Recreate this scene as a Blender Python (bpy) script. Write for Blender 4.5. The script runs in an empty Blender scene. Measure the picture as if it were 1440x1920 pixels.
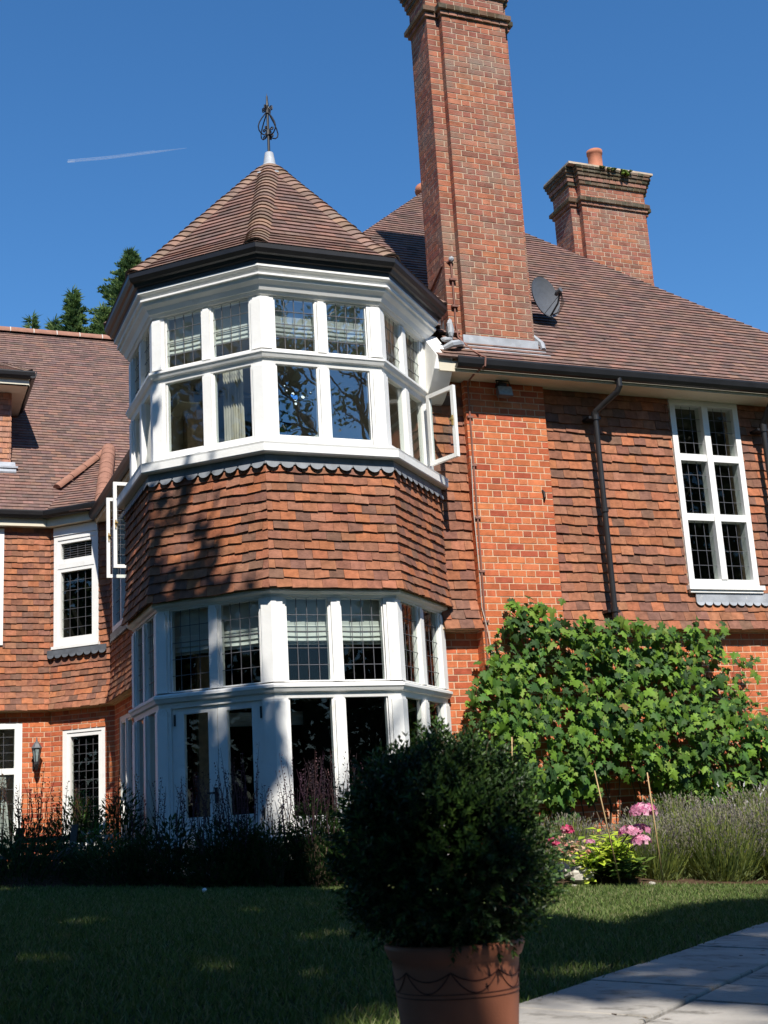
import bpy, math, random
from mathutils import Vector, Matrix
R = math.radians
random.seed(7)
sc = bpy.context.scene
col = sc.collection

# ------------------------------------------------------------------ camera
cam = bpy.data.cameras.new('camera'); camo = bpy.data.objects.new('camera', cam); col.objects.link(camo)
CR = Vector((0.92997615, -0.36320968, -0.0567723)); CU = Vector((-0.03503913, -0.24130489, 0.96981658)); CF = Vector((0.36594621, 0.89991704, 0.23713435))
camo.matrix_world = Matrix(((CR.x, CU.x, -CF.x, 0), (CR.y, CU.y, -CF.y, 0), (CR.z, CU.z, -CF.z, 0), (0, 0, 0, 1)))
cam.sensor_fit = 'VERTICAL'; cam.sensor_height = 36; cam.lens = 36 * 2392.18 / 1920
cam.clip_start = .05; cam.clip_end = 30000
cam.dof.use_dof = True; cam.dof.focus_distance = 13; cam.dof.aperture_fstop = 11
sc.camera = camo
sc.render.resolution_x = 768; sc.render.resolution_y = 1024

# ------------------------------------------------------------------ sky and sun
EL, AZ = R(48), R(9)          # sun: 9 degrees left of the wall's normal
w = bpy.data.worlds.new('World'); sc.world = w; w.use_nodes = True
nt = w.node_tree; bg = nt.nodes['Background']
sky = nt.nodes.new('ShaderNodeTexSky'); sky.sky_type = 'NISHITA'; sky.sun_disc = False
sky.sun_elevation = EL; sky.sun_rotation = math.pi + AZ
sky.altitude = 0; sky.air_density = 1.2; sky.dust_density = 0.0; sky.ozone_density = 8
hs = nt.nodes.new('ShaderNodeHueSaturation'); hs.inputs['Saturation'].default_value = 1.15
nt.links.new(sky.outputs[0], hs.inputs['Color']); nt.links.new(hs.outputs[0], bg.inputs[0]); bg.inputs[1].default_value = .097
L = bpy.data.lights.new('sun', 'SUN'); L.energy = 4.5; L.angle = R(.53); L.color = (1, .95, .87)
so = bpy.data.objects.new('sun', L); col.objects.link(so)
SD = Vector((math.sin(AZ) * math.cos(EL), math.cos(AZ) * math.cos(EL), -math.sin(EL)))   # the way the light travels
so.rotation_euler = SD.to_track_quat('-Z', 'Y').to_euler(); so.location = (-5, -20, 30)
vs = sc.view_settings; vs.view_transform = 'Standard'; vs.look = 'None'; vs.gamma = 1; vs.exposure = .62
sc.cycles.max_bounces = 8; sc.cycles.transparent_max_bounces = 24; sc.cycles.use_denoising = True
sc.cycles.caustics_reflective = False; sc.cycles.caustics_refractive = False

# ------------------------------------------------------------------ materials
def mat(name, c=(.5, .5, .5), rough=.8, spec=.3, attr=False, var=0., vs_=8., bump=0., bs=60., metal=0., trans=0., dirt=None):
    m = bpy.data.materials.new(name); m.use_nodes = True
    t = m.node_tree; N = t.nodes; K = t.links; b = N['Principled BSDF']
    b.inputs['Roughness'].default_value = rough; b.inputs['Specular IOR Level'].default_value = spec; b.inputs['Metallic'].default_value = metal
    tc = N.new('ShaderNodeTexCoord')
    if attr:
        a = N.new('ShaderNodeAttribute'); a.attribute_name = 'tint'; src = a.outputs['Color']
    else:
        a = N.new('ShaderNodeRGB'); a.outputs[0].default_value = (*c, 1); src = a.outputs[0]
    if var:
        n = N.new('ShaderNodeTexNoise'); n.inputs['Scale'].default_value = vs_; n.inputs['Detail'].default_value = 7; K.new(tc.outputs['Object'], n.inputs['Vector'])
        mr = N.new('ShaderNodeMapRange'); mr.inputs[1].default_value = .25; mr.inputs[2].default_value = .75
        mr.inputs[3].default_value = 1 - var; mr.inputs[4].default_value = 1 + var; K.new(n.outputs[0], mr.inputs[0])
        v = N.new('ShaderNodeVectorMath'); v.operation = 'SCALE'; K.new(src, v.inputs[0]); K.new(mr.outputs[0], v.inputs['Scale']); src = v.outputs[0]
    if dirt:      # (colour, scale, low, high)
        n = N.new('ShaderNodeTexNoise'); n.inputs['Scale'].default_value = dirt[1]; n.inputs['Detail'].default_value = 9; n.inputs['Roughness'].default_value = .65
        K.new(tc.outputs['Object'], n.inputs['Vector'])
        mr = N.new('ShaderNodeMapRange'); mr.inputs[1].default_value = dirt[2]; mr.inputs[2].default_value = dirt[3]; K.new(n.outputs[0], mr.inputs[0])
        mx = N.new('ShaderNodeMix'); mx.data_type = 'RGBA'; K.new(mr.outputs[0], mx.inputs[0]); K.new(src, mx.inputs[6]); mx.inputs[7].default_value = (*dirt[0], 1); src = mx.outputs[2]
    K.new(src, b.inputs['Base Color'])
    if bump:
        n = N.new('ShaderNodeTexNoise'); n.inputs['Scale'].default_value = bs; n.inputs['Detail'].default_value = 5; K.new(tc.outputs['Object'], n.inputs['Vector'])
        bp = N.new('ShaderNodeBump'); bp.inputs['Strength'].default_value = bump; bp.inputs['Distance'].default_value = .01
        K.new(n.outputs[0], bp.inputs['Height']); K.new(bp.outputs[0], b.inputs['Normal'])
    if trans:
        tr = N.new('ShaderNodeBsdfTranslucent'); K.new(src, tr.inputs[0]); mx = N.new('ShaderNodeMixShader'); mx.inputs[0].default_value = trans
        K.new(b.outputs[0], mx.inputs[1]); K.new(tr.outputs[0], mx.inputs[2]); K.new(mx.outputs[0], N['Material Output'].inputs[0])
    return m
def glassmat(name, boost=2.2, tint=(.75, .8, .78)):
    m = bpy.data.materials.new(name); m.use_nodes = True; t = m.node_tree; N = t.nodes; K = t.links; N.remove(N['Principled BSDF'])
    ge = N.new('ShaderNodeNewGeometry'); dt = N.new('ShaderNodeVectorMath'); dt.operation = 'DOT_PRODUCT'; K.new(ge.outputs['Incoming'], dt.inputs[0]); K.new(ge.outputs['Normal'], dt.inputs[1])
    ab = N.new('ShaderNodeMath'); ab.operation = 'ABSOLUTE'; K.new(dt.outputs['Value'], ab.inputs[0])
    sb = N.new('ShaderNodeMath'); sb.operation = 'SUBTRACT'; sb.inputs[0].default_value = 1; K.new(ab.outputs[0], sb.inputs[1])
    pw_ = N.new('ShaderNodeMath'); pw_.operation = 'POWER'; pw_.inputs[1].default_value = 5; K.new(sb.outputs[0], pw_.inputs[0])
    mu = N.new('ShaderNodeMath'); mu.operation = 'MULTIPLY_ADD'; mu.use_clamp = True; mu.inputs[1].default_value = 1 - .04 * boost; mu.inputs[2].default_value = .04 * boost; K.new(pw_.outputs[0], mu.inputs[0])
    tr = N.new('ShaderNodeBsdfTransparent'); tr.inputs[0].default_value = (*tint, 1); gl = N.new('ShaderNodeBsdfGlossy'); gl.inputs['Roughness'].default_value = .01
    tc = N.new('ShaderNodeTexCoord'); n = N.new('ShaderNodeTexNoise'); n.inputs['Scale'].default_value = 2.5; K.new(tc.outputs['Object'], n.inputs['Vector'])
    bp = N.new('ShaderNodeBump'); bp.inputs['Strength'].default_value = .06; bp.inputs['Distance'].default_value = .02; K.new(n.outputs[0], bp.inputs['Height']); K.new(bp.outputs[0], gl.inputs['Normal'])
    mx = N.new('ShaderNodeMixShader'); K.new(mu.outputs[0], mx.inputs[0]); K.new(tr.outputs[0], mx.inputs[1]); K.new(gl.outputs[0], mx.inputs[2]); K.new(mx.outputs[0], N['Material Output'].inputs[0])
    return m
M_ = dict(
    brick=mat('brick', attr=True, rough=.9, spec=.15, var=.22, vs_=14, bump=.5, bs=120),
    chbrick=mat('weathered_brick', attr=True, rough=.92, spec=.12, var=.28, vs_=9, bump=.7, bs=90, dirt=((.24, .19, .15), 2.2, .48, .75)),
    mortar=mat('mortar', (.60, .43, .29), rough=.95, spec=.1, var=.2, vs_=20, bump=.3, bs=150),
    chmortar=mat('lime_mortar', (.48, .38, .28), rough=.95, spec=.1, var=.25, vs_=12, bump=.3, bs=150),
    tile=mat('clay_wall_tile', attr=True, rough=.85, spec=.2, var=.3, vs_=16, bump=.6, bs=70, dirt=((.30, .26, .10), 22, .66, .8)),
    roof=mat('clay_roof_tile', attr=True, rough=.88, spec=.18, var=.22, vs_=11, bump=.5, bs=80, dirt=((.15, .105, .085), 1.6, .55, .85)),
    under=mat('roof_felt', (.03, .02, .018), rough=1, spec=0),
    terra=mat('terracotta', (.42, .16, .09), rough=.8, spec=.25, var=.18, vs_=9, bump=.2, bs=60),
    pot=mat('plant_pot_clay', (.37, .13, .068), rough=.62, spec=.35, var=.1, vs_=14, bump=.08, bs=200, dirt=((.5, .4, .34), 60, .74, .8)),
    potline=mat('pot_groove', (.09, .03, .02), rough=.8),
    white=mat('white_gloss_paint', (.80, .795, .77), rough=.5, spec=.35, var=.05, vs_=5, bump=.12, bs=40, dirt=((.50, .47, .40), 6, .60, .95)),
    cream=mat('cream_soffit_paint', (.62, .57, .45), rough=.6, spec=.3, var=.08, vs_=3),
    black=mat('black_gutter_paint', (.014, .013, .014), rough=.42, spec=.5, var=.3, vs_=5),
    iron=mat('black_iron', (.012, .012, .014), rough=.5, spec=.5),
    lead=mat('lead_sheet', (.34, .36, .39), rough=.6, spec=.4, var=.25, vs_=6, bump=.3, bs=14, dirt=((.62, .62, .6), 9, .6, .8)),
    darklead=mat('dark_lead', (.10, .11, .125), rough=.6, spec=.4, var=.25, vs_=8, bump=.3, bs=20),
    ridge=mat('ridge_clay', (.29, .145, .10), rough=.85, spec=.2, var=.2, vs_=9, bump=.2, bs=60),
    canopy=mat('canopy_leaf', attr=True, rough=.6, spec=.2, trans=.05), olive=mat('painted_dim_room', (.11, .11, .08), rough=.95, spec=.1),  # olive: the window's dim look is put into the wall colour
    apron=mat('scallop_lead', (.19, .205, .225), rough=.6, spec=.4, var=.25, vs_=8, bump=.3, bs=20),
    came=mat('lead_came', (.10, .10, .11), rough=.55, spec=.5),
    glass=glassmat('window_glass', 2.2, (.85, .9, .87)), glassb=glassmat('sky_reflecting_glass', 7.5, (.84, .9, .9)), glassd=glassmat('dim_glass', .9, (.8, .85, .82)),
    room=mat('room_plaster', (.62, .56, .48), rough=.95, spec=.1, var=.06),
    dark=mat('painted_dark_room', (.022, .02, .018), rough=.95, spec=.1),  # near-black walls: the unlit room's darkness is put into the colour
    blind=mat('white_blind_cloth', (.74, .76, .74), rough=.9, spec=.1, var=.06, vs_=5, trans=.35),
    curtain=mat('pale_curtain_cloth', (.55, .52, .46), rough=.9, spec=.1, var=.15, vs_=6, trans=.2),
    copper=mat('copper_strip', (.21, .095, .07), rough=.65, spec=.4, var=.25, vs_=6),
    brass=mat('brass', (.6, .4, .14), rough=.35, metal=.8),
    grey=mat('grey_plastic', (.10, .105, .115), rough=.5, spec=.4, var=.1),
    lampg=mat('floodlight_glass', (.22, .27, .27), rough=.3, spec=.6, var=.3, vs_=30),
    cable=mat('pale_cable', (.5, .46, .4), rough=.6), dcable=mat('dark_cable', (.05, .035, .03), rough=.6),
    stone=mat('paving_stone', (.36, .335, .30), rough=.85, spec=.2, var=.22, vs_=3, bump=.6, bs=28, dirt=((.13, .12, .10), 9, .52, .72)),
    rock=mat('pale_rock', (.40, .37, .32), rough=.9, spec=.2, var=.35, vs_=14, bump=1., bs=16),
    soil=mat('bed_soil', (.075, .048, .03), rough=1, spec=.05, var=.5, vs_=30, bump=1., bs=40),
    turf=mat('lawn_turf', (.028, .045, .014), rough=.95, spec=.1, var=.4, vs_=18, bump=.8, bs=90),
    blade=mat('grass_blade', attr=True, rough=.6, spec=.3, trans=.3),
    leaf=mat('leaf', attr=True, rough=.6, spec=.25, trans=.35),
    gloss=mat('glossy_leaf', attr=True, rough=.42, spec=.3, trans=.22),
    petal=mat('petal', attr=True, rough=.7, spec=.2, trans=.35),
    bark=mat('bark', (.10, .075, .05), rough=.95, spec=.1, var=.4, vs_=12, bump=.9, bs=20),
    cane=mat('bamboo_cane', (.50, .34, .17), rough=.6, spec=.3, var=.15, vs_=20),
    wood=mat('weathered_timber', (.13, .10, .085), rough=.85, spec=.2, var=.3, vs_=9, bump=.4, bs=40),
    trail=mat('ice_trail', (.9, .9, .9), rough=1, spec=0),
    blue=mat('blue_film', (.03, .16, .5), rough=.4), pale=mat('pale_film', (.6, .75, .8), rough=.4),
)
def fade(m, a):
    t = m.node_tree; N = t.nodes; K = t.links; o = N['Material Output']; s = o.inputs[0].links[0].from_socket
    tr = N.new('ShaderNodeBsdfTransparent'); mx = N.new('ShaderNodeMixShader'); mx.inputs[0].default_value = a
    K.new(tr.outputs[0], mx.inputs[1]); K.new(s, mx.inputs[2]); K.new(mx.outputs[0], o.inputs[0])
fade(M_['trail'], .10)

# ------------------------------------------------------------------ mesh helpers
V = Vector
class Fr:                      # a local frame: u along, v up, n outward
    def __init__(s, o, u, v, n): s.o, s.u, s.v, s.n = V(o), V(u).normalized(), V(v).normalized(), V(n).normalized()
    def p(s, a, b, c=0): return s.o + s.u * a + s.v * b + s.n * c
    def at(s, a, b, c=0): return Fr(s.p(a, b, c), s.u, s.v, s.n)
class MB:
    def __init__(s): s.v = []; s.f = []; s.c = []
    def face(s, pts, c=None):
        i = len(s.v); s.v += [tuple(p) for p in pts]; s.f.append(tuple(range(i, i + len(pts)))); s.c.append(c or (1, 1, 1))
    def hexa(s, P, c=None, skip=()):   # P: 8 points, bottom ring 0-3 then top ring 4-7
        i = len(s.v); s.v += [tuple(p) for p in P]
        for k, q in enumerate(((3, 2, 1, 0), (4, 5, 6, 7), (0, 1, 5, 4), (1, 2, 6, 5), (2, 3, 7, 6), (3, 0, 4, 7))):
            if k in skip: continue
            s.f.append(tuple(i + j for j in q)); s.c.append(c or (1, 1, 1))
    def box(s, fr, u0, u1, v0, v1, n0, n1, c=None):
        s.hexa([fr.p(u0, v0, n0), fr.p(u1, v0, n0), fr.p(u1, v0, n1), fr.p(u0, v0, n1), fr.p(u0, v1, n0), fr.p(u1, v1, n0), fr.p(u1, v1, n1), fr.p(u0, v1, n1)], c)
    def wbox(s, x0, x1, y0, y1, z0, z1, c=None): s.box(W0, x0, x1, z0, z1, y0, y1, c)
    def tube(s, pts, r, n=8, c=None, cap=True):
        pts = [V(p) for p in pts]; rr = r if isinstance(r, (list, tuple)) else [r] * len(pts); i0 = len(s.v)
        up = V((0, 0, 1)) if abs((pts[-1] - pts[0]).normalized().z) < .95 else V((1, 0, 0)); a0 = None
        for k, p in enumerate(pts):
            d = (pts[min(k + 1, len(pts) - 1)] - pts[max(k - 1, 0)]).normalized()
            a = d.cross(up) if a0 is None else a0 - d * a0.dot(d)
            if a.length < 1e-6: a = d.orthogonal()
            a.normalize(); a0 = a; b = d.cross(a)
            for j in range(n):
                t = 2 * math.pi * j / n; s.v.append(tuple(p + (a * math.cos(t) + b * math.sin(t)) * rr[k]))
        for k in range(len(pts) - 1):
            for j in range(n):
                q = i0 + k * n; s.f.append((q + j, q + (j + 1) % n, q + n + (j + 1) % n, q + n + j)); s.c.append(c or (1, 1, 1))
        if cap:
            s.f.append(tuple(i0 + j for j in reversed(range(n)))); s.f.append(tuple(i0 + (len(pts) - 1) * n + j for j in range(n))); s.c += [c or (1, 1, 1)] * 2
    def lathe(s, o, prof, n=24, c=None, ax=None):
        o = V(o); i0 = len(s.v); ax = ax or Fr(o, (1, 0, 0), (0, 0, 1), (0, 1, 0))
        for r, z in prof:
            for j in range(n):
                t = 2 * math.pi * j / n; s.v.append(tuple(ax.p(r * math.cos(t), z, r * math.sin(t))))
        for k in range(len(prof) - 1):
            for j in range(n):
                q = i0 + k * n; s.f.append((q + j, q + (j + 1) % n, q + n + (j + 1) % n, q + n + j)); s.c.append(c or (1, 1, 1))
    def blob(s, o, rx, ry, rz, c=None, n=10, m=6, jit=.15):
        o = V(o); i0 = len(s.v)
        for k in range(m + 1):
            ph = math.pi * k / m - math.pi / 2
            for j in range(n):
                t = 2 * math.pi * j / n; q = 1 + random.uniform(-jit, jit)
                s.v.append((o.x + rx * q * math.cos(ph) * math.cos(t), o.y + ry * q * math.cos(ph) * math.sin(t), o.z + rz * q * math.sin(ph)))
        for k in range(m):
            for j in range(n):
                q = i0 + k * n; s.f.append((q + j, q + (j + 1) % n, q + n + (j + 1) % n, q + n + j)); s.c.append(c or (1, 1, 1))
    def build(s, name, m, parent=None, smooth=False, **tags):
        me = bpy.data.meshes.new(name); me.from_pydata(s.v, [], s.f); me.update()
        a = me.attributes.new('tint', 'FLOAT_COLOR', 'FACE'); flat = []
        for c in s.c: flat += [c[0], c[1], c[2], 1.]
        a.data.foreach_set('color', flat)
        me.materials.append(M_[m] if isinstance(m, str) else m)
        if smooth: me.polygons.foreach_set('use_smooth', [True] * len(me.polygons))
        o = bpy.data.objects.new(name, me); col.objects.link(o); o.parent = parent
        for k, x in tags.items(): o[k] = x
        return o
W0 = Fr((0, 0, 0), (1, 0, 0), (0, 0, 1), (0, 1, 0))       # world axes: u=x, v=z, n=y
def thing(name, label, cat, loc=(0, 0, 0), group=None):
    o = bpy.data.objects.new(name, None); col.objects.link(o); o.location = loc; o.empty_display_size = .1
    o['label'] = label; o['category'] = cat
    if group: o['group'] = group
    return o
def keep(o, parent):          # parent o under a thing whose origin is not the world's
    o.parent = parent; o.matrix_parent_inverse = Matrix.Translation(-V(parent.location)); return o
def vary(c, a=.12):
    k = 1 + random.uniform(-a, a); return tuple(max(0., x * k * (1 + random.uniform(-.04, .04))) for x in c)
def pick(pal): return vary(random.choice(pal))
BR = [(.52, .15, .062), (.49, .135, .057), (.54, .17, .072), (.44, .115, .052), (.37, .09, .048), (.50, .145, .062), (.56, .18, .078), (.46, .12, .055)]
CB = [(.33, .125, .075), (.30, .115, .075), (.36, .145, .09), (.27, .10, .07), (.37, .14, .08), (.31, .13, .085), (.25, .10, .07)]
WT = [(0.307, 0.127, 0.071), (0.279, 0.118, 0.066), (0.335, 0.137, 0.076), (0.251, 0.108, 0.066), (0.223, 0.098, 0.063), (0.372, 0.137, 0.066), (0.205, 0.098, 0.069), (0.288, 0.132, 0.082), (0.177, 0.093, 0.066), (0.316, 0.118, 0.061)]
RT = [(.205, .125, .102), (.185, .112, .093), (.22, .132, .107), (.17, .108, .092), (.145, .096, .083), (.23, .13, .10), (.195, .122, .10)]

def tiles(mb, fr, v0, v1, g, wd, iv, off=lambda v: 0, th=.012, pal=WT, jv=.004, jn=.003, skip=None, over=.02):
    """rows of overlapping plain tiles; iv(v) gives the list of (u0, u1) spans at height v"""
    n = int(round((v1 - v0) / g)); g = (v1 - v0) / n
    for r in range(n):
        b, t = v0 + r * g, v0 + (r + 1) * g
        A, B = iv(b), iv(t - .001)
        if len(A) != len(B):
            A = B = iv((b + t) / 2)
        ob, ot = off(b), off(t)
        for (a0, a1), (b0, b1) in zip(A, B):
            lo, hi = min(a0, b0), max(a1, b1)
            if hi - lo < .01: continue
            k0 = math.floor(lo / wd) - 1; sh = (.5 if r % 2 else 0)
            u = (k0 + sh) * wd
            while u < hi:
                x0, x1 = u + .0012, u + wd - .0012; u += wd
                bx0, bx1 = max(x0, a0), min(x1, a1); tx0, tx1 = max(x0, b0), min(x1, b1)
                if bx1 - bx0 < .004 and tx1 - tx0 < .004: continue
                if bx1 < bx0: bx0 = bx1 = (a0 if x1 < a0 else a1)
                if tx1 < tx0: tx0 = tx1 = (b0 if x1 < b0 else b1)
                if skip and skip(fr.p((bx0 + bx1) / 2, (b + t) / 2)): continue
                j0, j1, jj = random.uniform(-jv, jv), random.uniform(-jv, jv), random.uniform(0, jn)
                c = pick(pal); h = ob + th + jj
                P = [fr.p(bx0, b + j0, ob - .004), fr.p(bx1, b + j1, ob - .004), fr.p(bx1, b + j1, h), fr.p(bx0, b + j0, h),
                     fr.p(tx0, t + over, ot - .006), fr.p(tx1, t + over, ot - .006), fr.p(tx1, t + over, ot + .001), fr.p(tx0, t + over, ot + .001)]
                mb.hexa(P, c, skip=(1, 2))
def bricks(mb, fr, v0, v1, iv, pal=BR, proud=.0015, start=0, wear=0.):
    n = int((v1 - v0) / .075 + .5)
    for r in range(n):
        b = v0 + r * .075; mid = b + .035
        for a0, a1 in iv(mid):
            u = math.floor(a0 / .3375) * .3375 - (.16875 if (r + start) % 2 else 0); k = 0
            while u < a1:
                L_ = .213 if k % 2 == 0 else .1005
                x0, x1 = max(u, a0), min(u + L_, a1); u += L_ + .012; k += 1
                if x1 - x0 < .035 and x0 <= a0 + .001 and x1 < a1: continue
                if x0 - a0 < .05: x0 = a0
                if a1 - x1 < .048: x1 = a1; u = a1
                if x1 - x0 < .01: continue
                q = random.uniform(-.001, .0015); e = random.uniform(-.0015, .0015)
                mb.hexa([fr.p(x0, b + .0065 + e, -.002), fr.p(x1, b + .0065 - e, -.002), fr.p(x1, b + .0065 - e, proud + q), fr.p(x0, b + .0065 + e, proud + q),
                         fr.p(x0, b + .0685 + e, -.002), fr.p(x1, b + .0685, -.002), fr.p(x1, b + .0685, proud + q), fr.p(x0, b + .0685 + e, proud + q)], pick(pal), skip=(2,))
def gz(x, y): return -.56 - .058 * (.926 * x - .377 * y)
def G(x, y, h=0): return V((x, y, gz(x, y) + h))

# ================================================================== THE HOUSE
house = thing('brick_house', 'red brick house with tile hung walls, octagonal corner bay and tall chimneys', 'house', (0, 0, 0))
CX, CY, T8 = 4.078, 12.952, math.tan(R(22.5))
AB, BC, CD, DE, EF = 180, 225, 270, 315, 0
ALL8 = [k * 45 for k in range(8)]
def OF(al, r):
    a = R(al); n = V((math.cos(a), math.sin(a), 0)); return Fr(V((CX, CY, 0)) + n * r, (-math.sin(a), math.cos(a), 0), (0, 0, 1), n)
def OP(al, r, z, s):     # corner point of face al, side s = -1 / +1
    return OF(al, r).p(s * r * T8, z)
def sweep(mb, prof, faces=ALL8, c=None):
    for al in faces:
        for (r0, z0), (r1, z1) in zip(prof, prof[1:]):
            mb.face([OP(al, r0, z0, -1), OP(al, r0, z0, 1), OP(al, r1, z1, 1), OP(al, r1, z1, -1)], c)
def octr(x, y): return max(abs((x - CX) * math.cos(R(a)) + (y - CY) * math.sin(R(a))) for a in (0, 45, 90, 135))
def chim(x, y): return 5.95 < x < 7.07 and 12.27 < y < 12.84

# ---- right wing walls
RW = Fr((0, 12.40, 0), (1, 0, 0), (0, 0, 1), (0, -1, 0))          # brick face below
b = MB(); b.wbox(5.60, 12.1, 12.402, 12.6, -1.1, 2.02)
lw = b.build('lower_wall', 'mortar', house)
b = MB(); bricks(b, RW, -1.05, 2.0, lambda v: [(5.62, 6.10), (7.03, 12.1)]); b.build('brickwork', 'brick', lw)
b = MB(); b.wbox(5.55, 8.80, 12.34, 12.6, 1.96, 4.86); b.wbox(9.79, 12.1, 12.34, 12.6, 1.96, 4.86); b.wbox(8.80, 9.79, 12.34, 12.6, 1.96, 2.42)
b.wbox(12.0, 12.1, 12.6, 21, -1.1, 4.86); b.wbox(5.55, 12.05, 12.27, 12.42, 1.975, 1.99)
uw = b.build('upper_wall', 'mortar', house)
TW = Fr((0, 12.338, 0), (1, 0, 0), (0, 0, 1), (0, -1, 0))
def flare(z0, amt, h=.35): return lambda v: amt * max(0., (z0 + h - v) / h) ** 1.4
def ivr(v): return [(7.05, 12.1)] if v < 2.41 else [(7.05, 8.79), (9.80, 12.1)]
b = MB(); tiles(b, TW, 1.975, 4.84, .109, .165, ivr, flare(1.97, .075), th=.018, jv=.010, jn=.011)
tiles(b, TW, 1.975, 4.84, .109, .165, lambda v: [(5.60, 6.055)], flare(1.97, .10), th=.018, jv=.010, jn=.011)
b.build('hung_tiles', 'tile', uw)
# pilaster of the big chimney
b = MB(); b.wbox(6.045, 7.045, 12.252, 12.5, -1.1, 5.2)
pw = b.build('brick_pilaster', 'mortar', house)
PF = Fr((0, 12.25, 0), (1, 0, 0), (0, 0, 1), (0, -1, 0)); PL = Fr((6.043, 0, 0), (0, -1, 0), (0, 0, 1), (-1, 0, 0))
b = MB(); bricks(b, PF, -1.05, 5.0, lambda v: [(6.042, 7.047)]); bricks(b, PL, -1.05, 5.0, lambda v: [(-12.40, -12.248)], start=1)
b.build('brickwork', 'brick', pw)

# ---- chimneys
def band(mb, x0, x1, y0, y1, z0, z1, e): mb.wbox(x0 - e, x1 + e, y0 - e, y1 + e, z0, z1)
def chimney(name, xm0, xm1, ym, xn0, xn1, yn, yb, z0, ztop, left_v):
    core = MB(); core.wbox(xm0, xm1, ym + .002, yb, z0, ztop); core.wbox(xn0, xm0 + .01, yn + .002, yb - .03, z0, ztop - .003); core.wbox(xm1 - .01, xn1, yn + .002, yb - .03, z0, ztop - .003)
    c = core.build(name, 'chmortar', house)
    b = MB(); zb = ztop - .66
    fm = Fr((0, ym, 0), (1, 0, 0), (0, 0, 1), (0, -1, 0)); fn = Fr((0, yn, 0), (1, 0, 0), (0, 0, 1), (0, -1, 0))
    fl = Fr((xn0, 0, 0), (0, -1, 0), (0, 0, 1), (-1, 0, 0)); fr_ = Fr((xm0, 0, 0), (0, -1, 0), (0, 0, 1), (-1, 0, 0)); fx = Fr((xn1, 0, 0), (0, 1, 0), (0, 0, 1), (1, 0, 0))
    zs = z0
    bricks(b, fm, zs, ztop - .1, lambda v: [(xm0, xm1)], CB, .002); bricks(b, fn, zs, ztop - .1, lambda v: [(xn0, xm0), (xm1, xn1)], CB, .002, 1)
    bricks(b, fl, zs, ztop - .1, lambda v: [(-yb + .03, -yn)], CB, .002); bricks(b, fr_, zs, ztop - .1, lambda v: [(-yn, -ym)], CB, .002, 1); bricks(b, fx, zs, ztop - .1, lambda v: [(yn, yb - .03)], CB, .002)
    b.build('brickwork', 'chbrick', c)
    b = MB()
    def course(z, h, e, cc):     # a projecting course of headers round main face and flanks
        for (x0, x1, y0, y1) in ((xm0 - e, xm1 + e, ym - e, yb + e), (xn0 - e, xm0 - e, yn - e, yb - .03 + e), (xm1 + e, xn1 + e, yn - e, yb - .03 + e)):
            nx = max(1, int(round((x1 - x0) / .1125))); dx = (x1 - x0) / nx
            b.wbox(x0 + .006, x1 - .006, y0 + .008, y1 - .008, z + .003, z + h - .003, (.30, .25, .17))
            for k in range(nx): b.wbox(x0 + k * dx + .005, x0 + (k + 1) * dx - .005, y0 + random.uniform(-.002, .002), y0 + .09, z + .005, z + h - .005, vary(random.choice(cc), .2))
            if x0 < xn0: 
                ny = max(1, int((y1 - y0) / .1125)); dy = (y1 - y0) / ny
                for k in range(ny): b.wbox(x0, x0 + .09, y0 + k * dy + .005, y0 + (k + 1) * dy - .005, z + .006, z + h - .006, vary(random.choice(cc), .2))
    D = [(.06, .055, .035), (.09, .065, .04), (.13, .08, .05)]; P_ = [(.33, .16, .11), (.28, .13, .09)]
    course(zb, .06, .03, P_); course(zb + .06, .07, .065, D); course(zb + .13, .02, .04, D)
    t = ztop - .30
    course(t, .06, .03, D); course(t + .062, .072, .045, P_); course(t + .136, .06, .065, D); course(t + .198, .05, .085, D); course(t + .25, .05, .10, D)
    b.build('corbel_courses', 'chbrick', c)
    b = MB(); b.wbox(xn0 - .08, xn1 + .08, ym - .085, yb + .08, ztop, ztop + .035); b.build('capping', 'chmortar', c)
    return c
ch1 = chimney('chimney', 6.115, 6.975, 12.25, 5.955, 7.05, 12.345, 12.86, 5.15, 10.16, 0)
ch2 = chimney('chimney', 10.19, 11.37, 15.95, 10.05, 11.46, 16.06, 16.62, 5.6, 10.04, 0)
b = MB(); ax = Fr((10.70, 16.22, 10.07), (1, 0, 0), (0, 0, 1), (0, 1, 0))
b.lathe(0 * ax.o, [(.27, 0), (.16, .12), (.115, .125), (.118, .40), (.130, .41), (.130, .47), (.11, .47), (.10, .2)], 28, ax=ax)
b.build('chimney_pot', 'terra', ch2, True)
b = MB()
for k in range(26): b.blob((random.uniform(10.5, 11.1), 15.83 + random.uniform(-.02, .03), 10.03 + random.uniform(-.02, .02)), .03, .02, .014, (.10, .13, .03), 6, 4, .3)
for k in range(8): b.blob((random.uniform(10.92, 11.06), 15.83 + random.uniform(-.03, .02), 9.99 + random.uniform(-.03, .03)), .03, .03, .02, (.16, .24, .03), 6, 4, .3)
b.build('moss', 'leaf', ch2)
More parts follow.
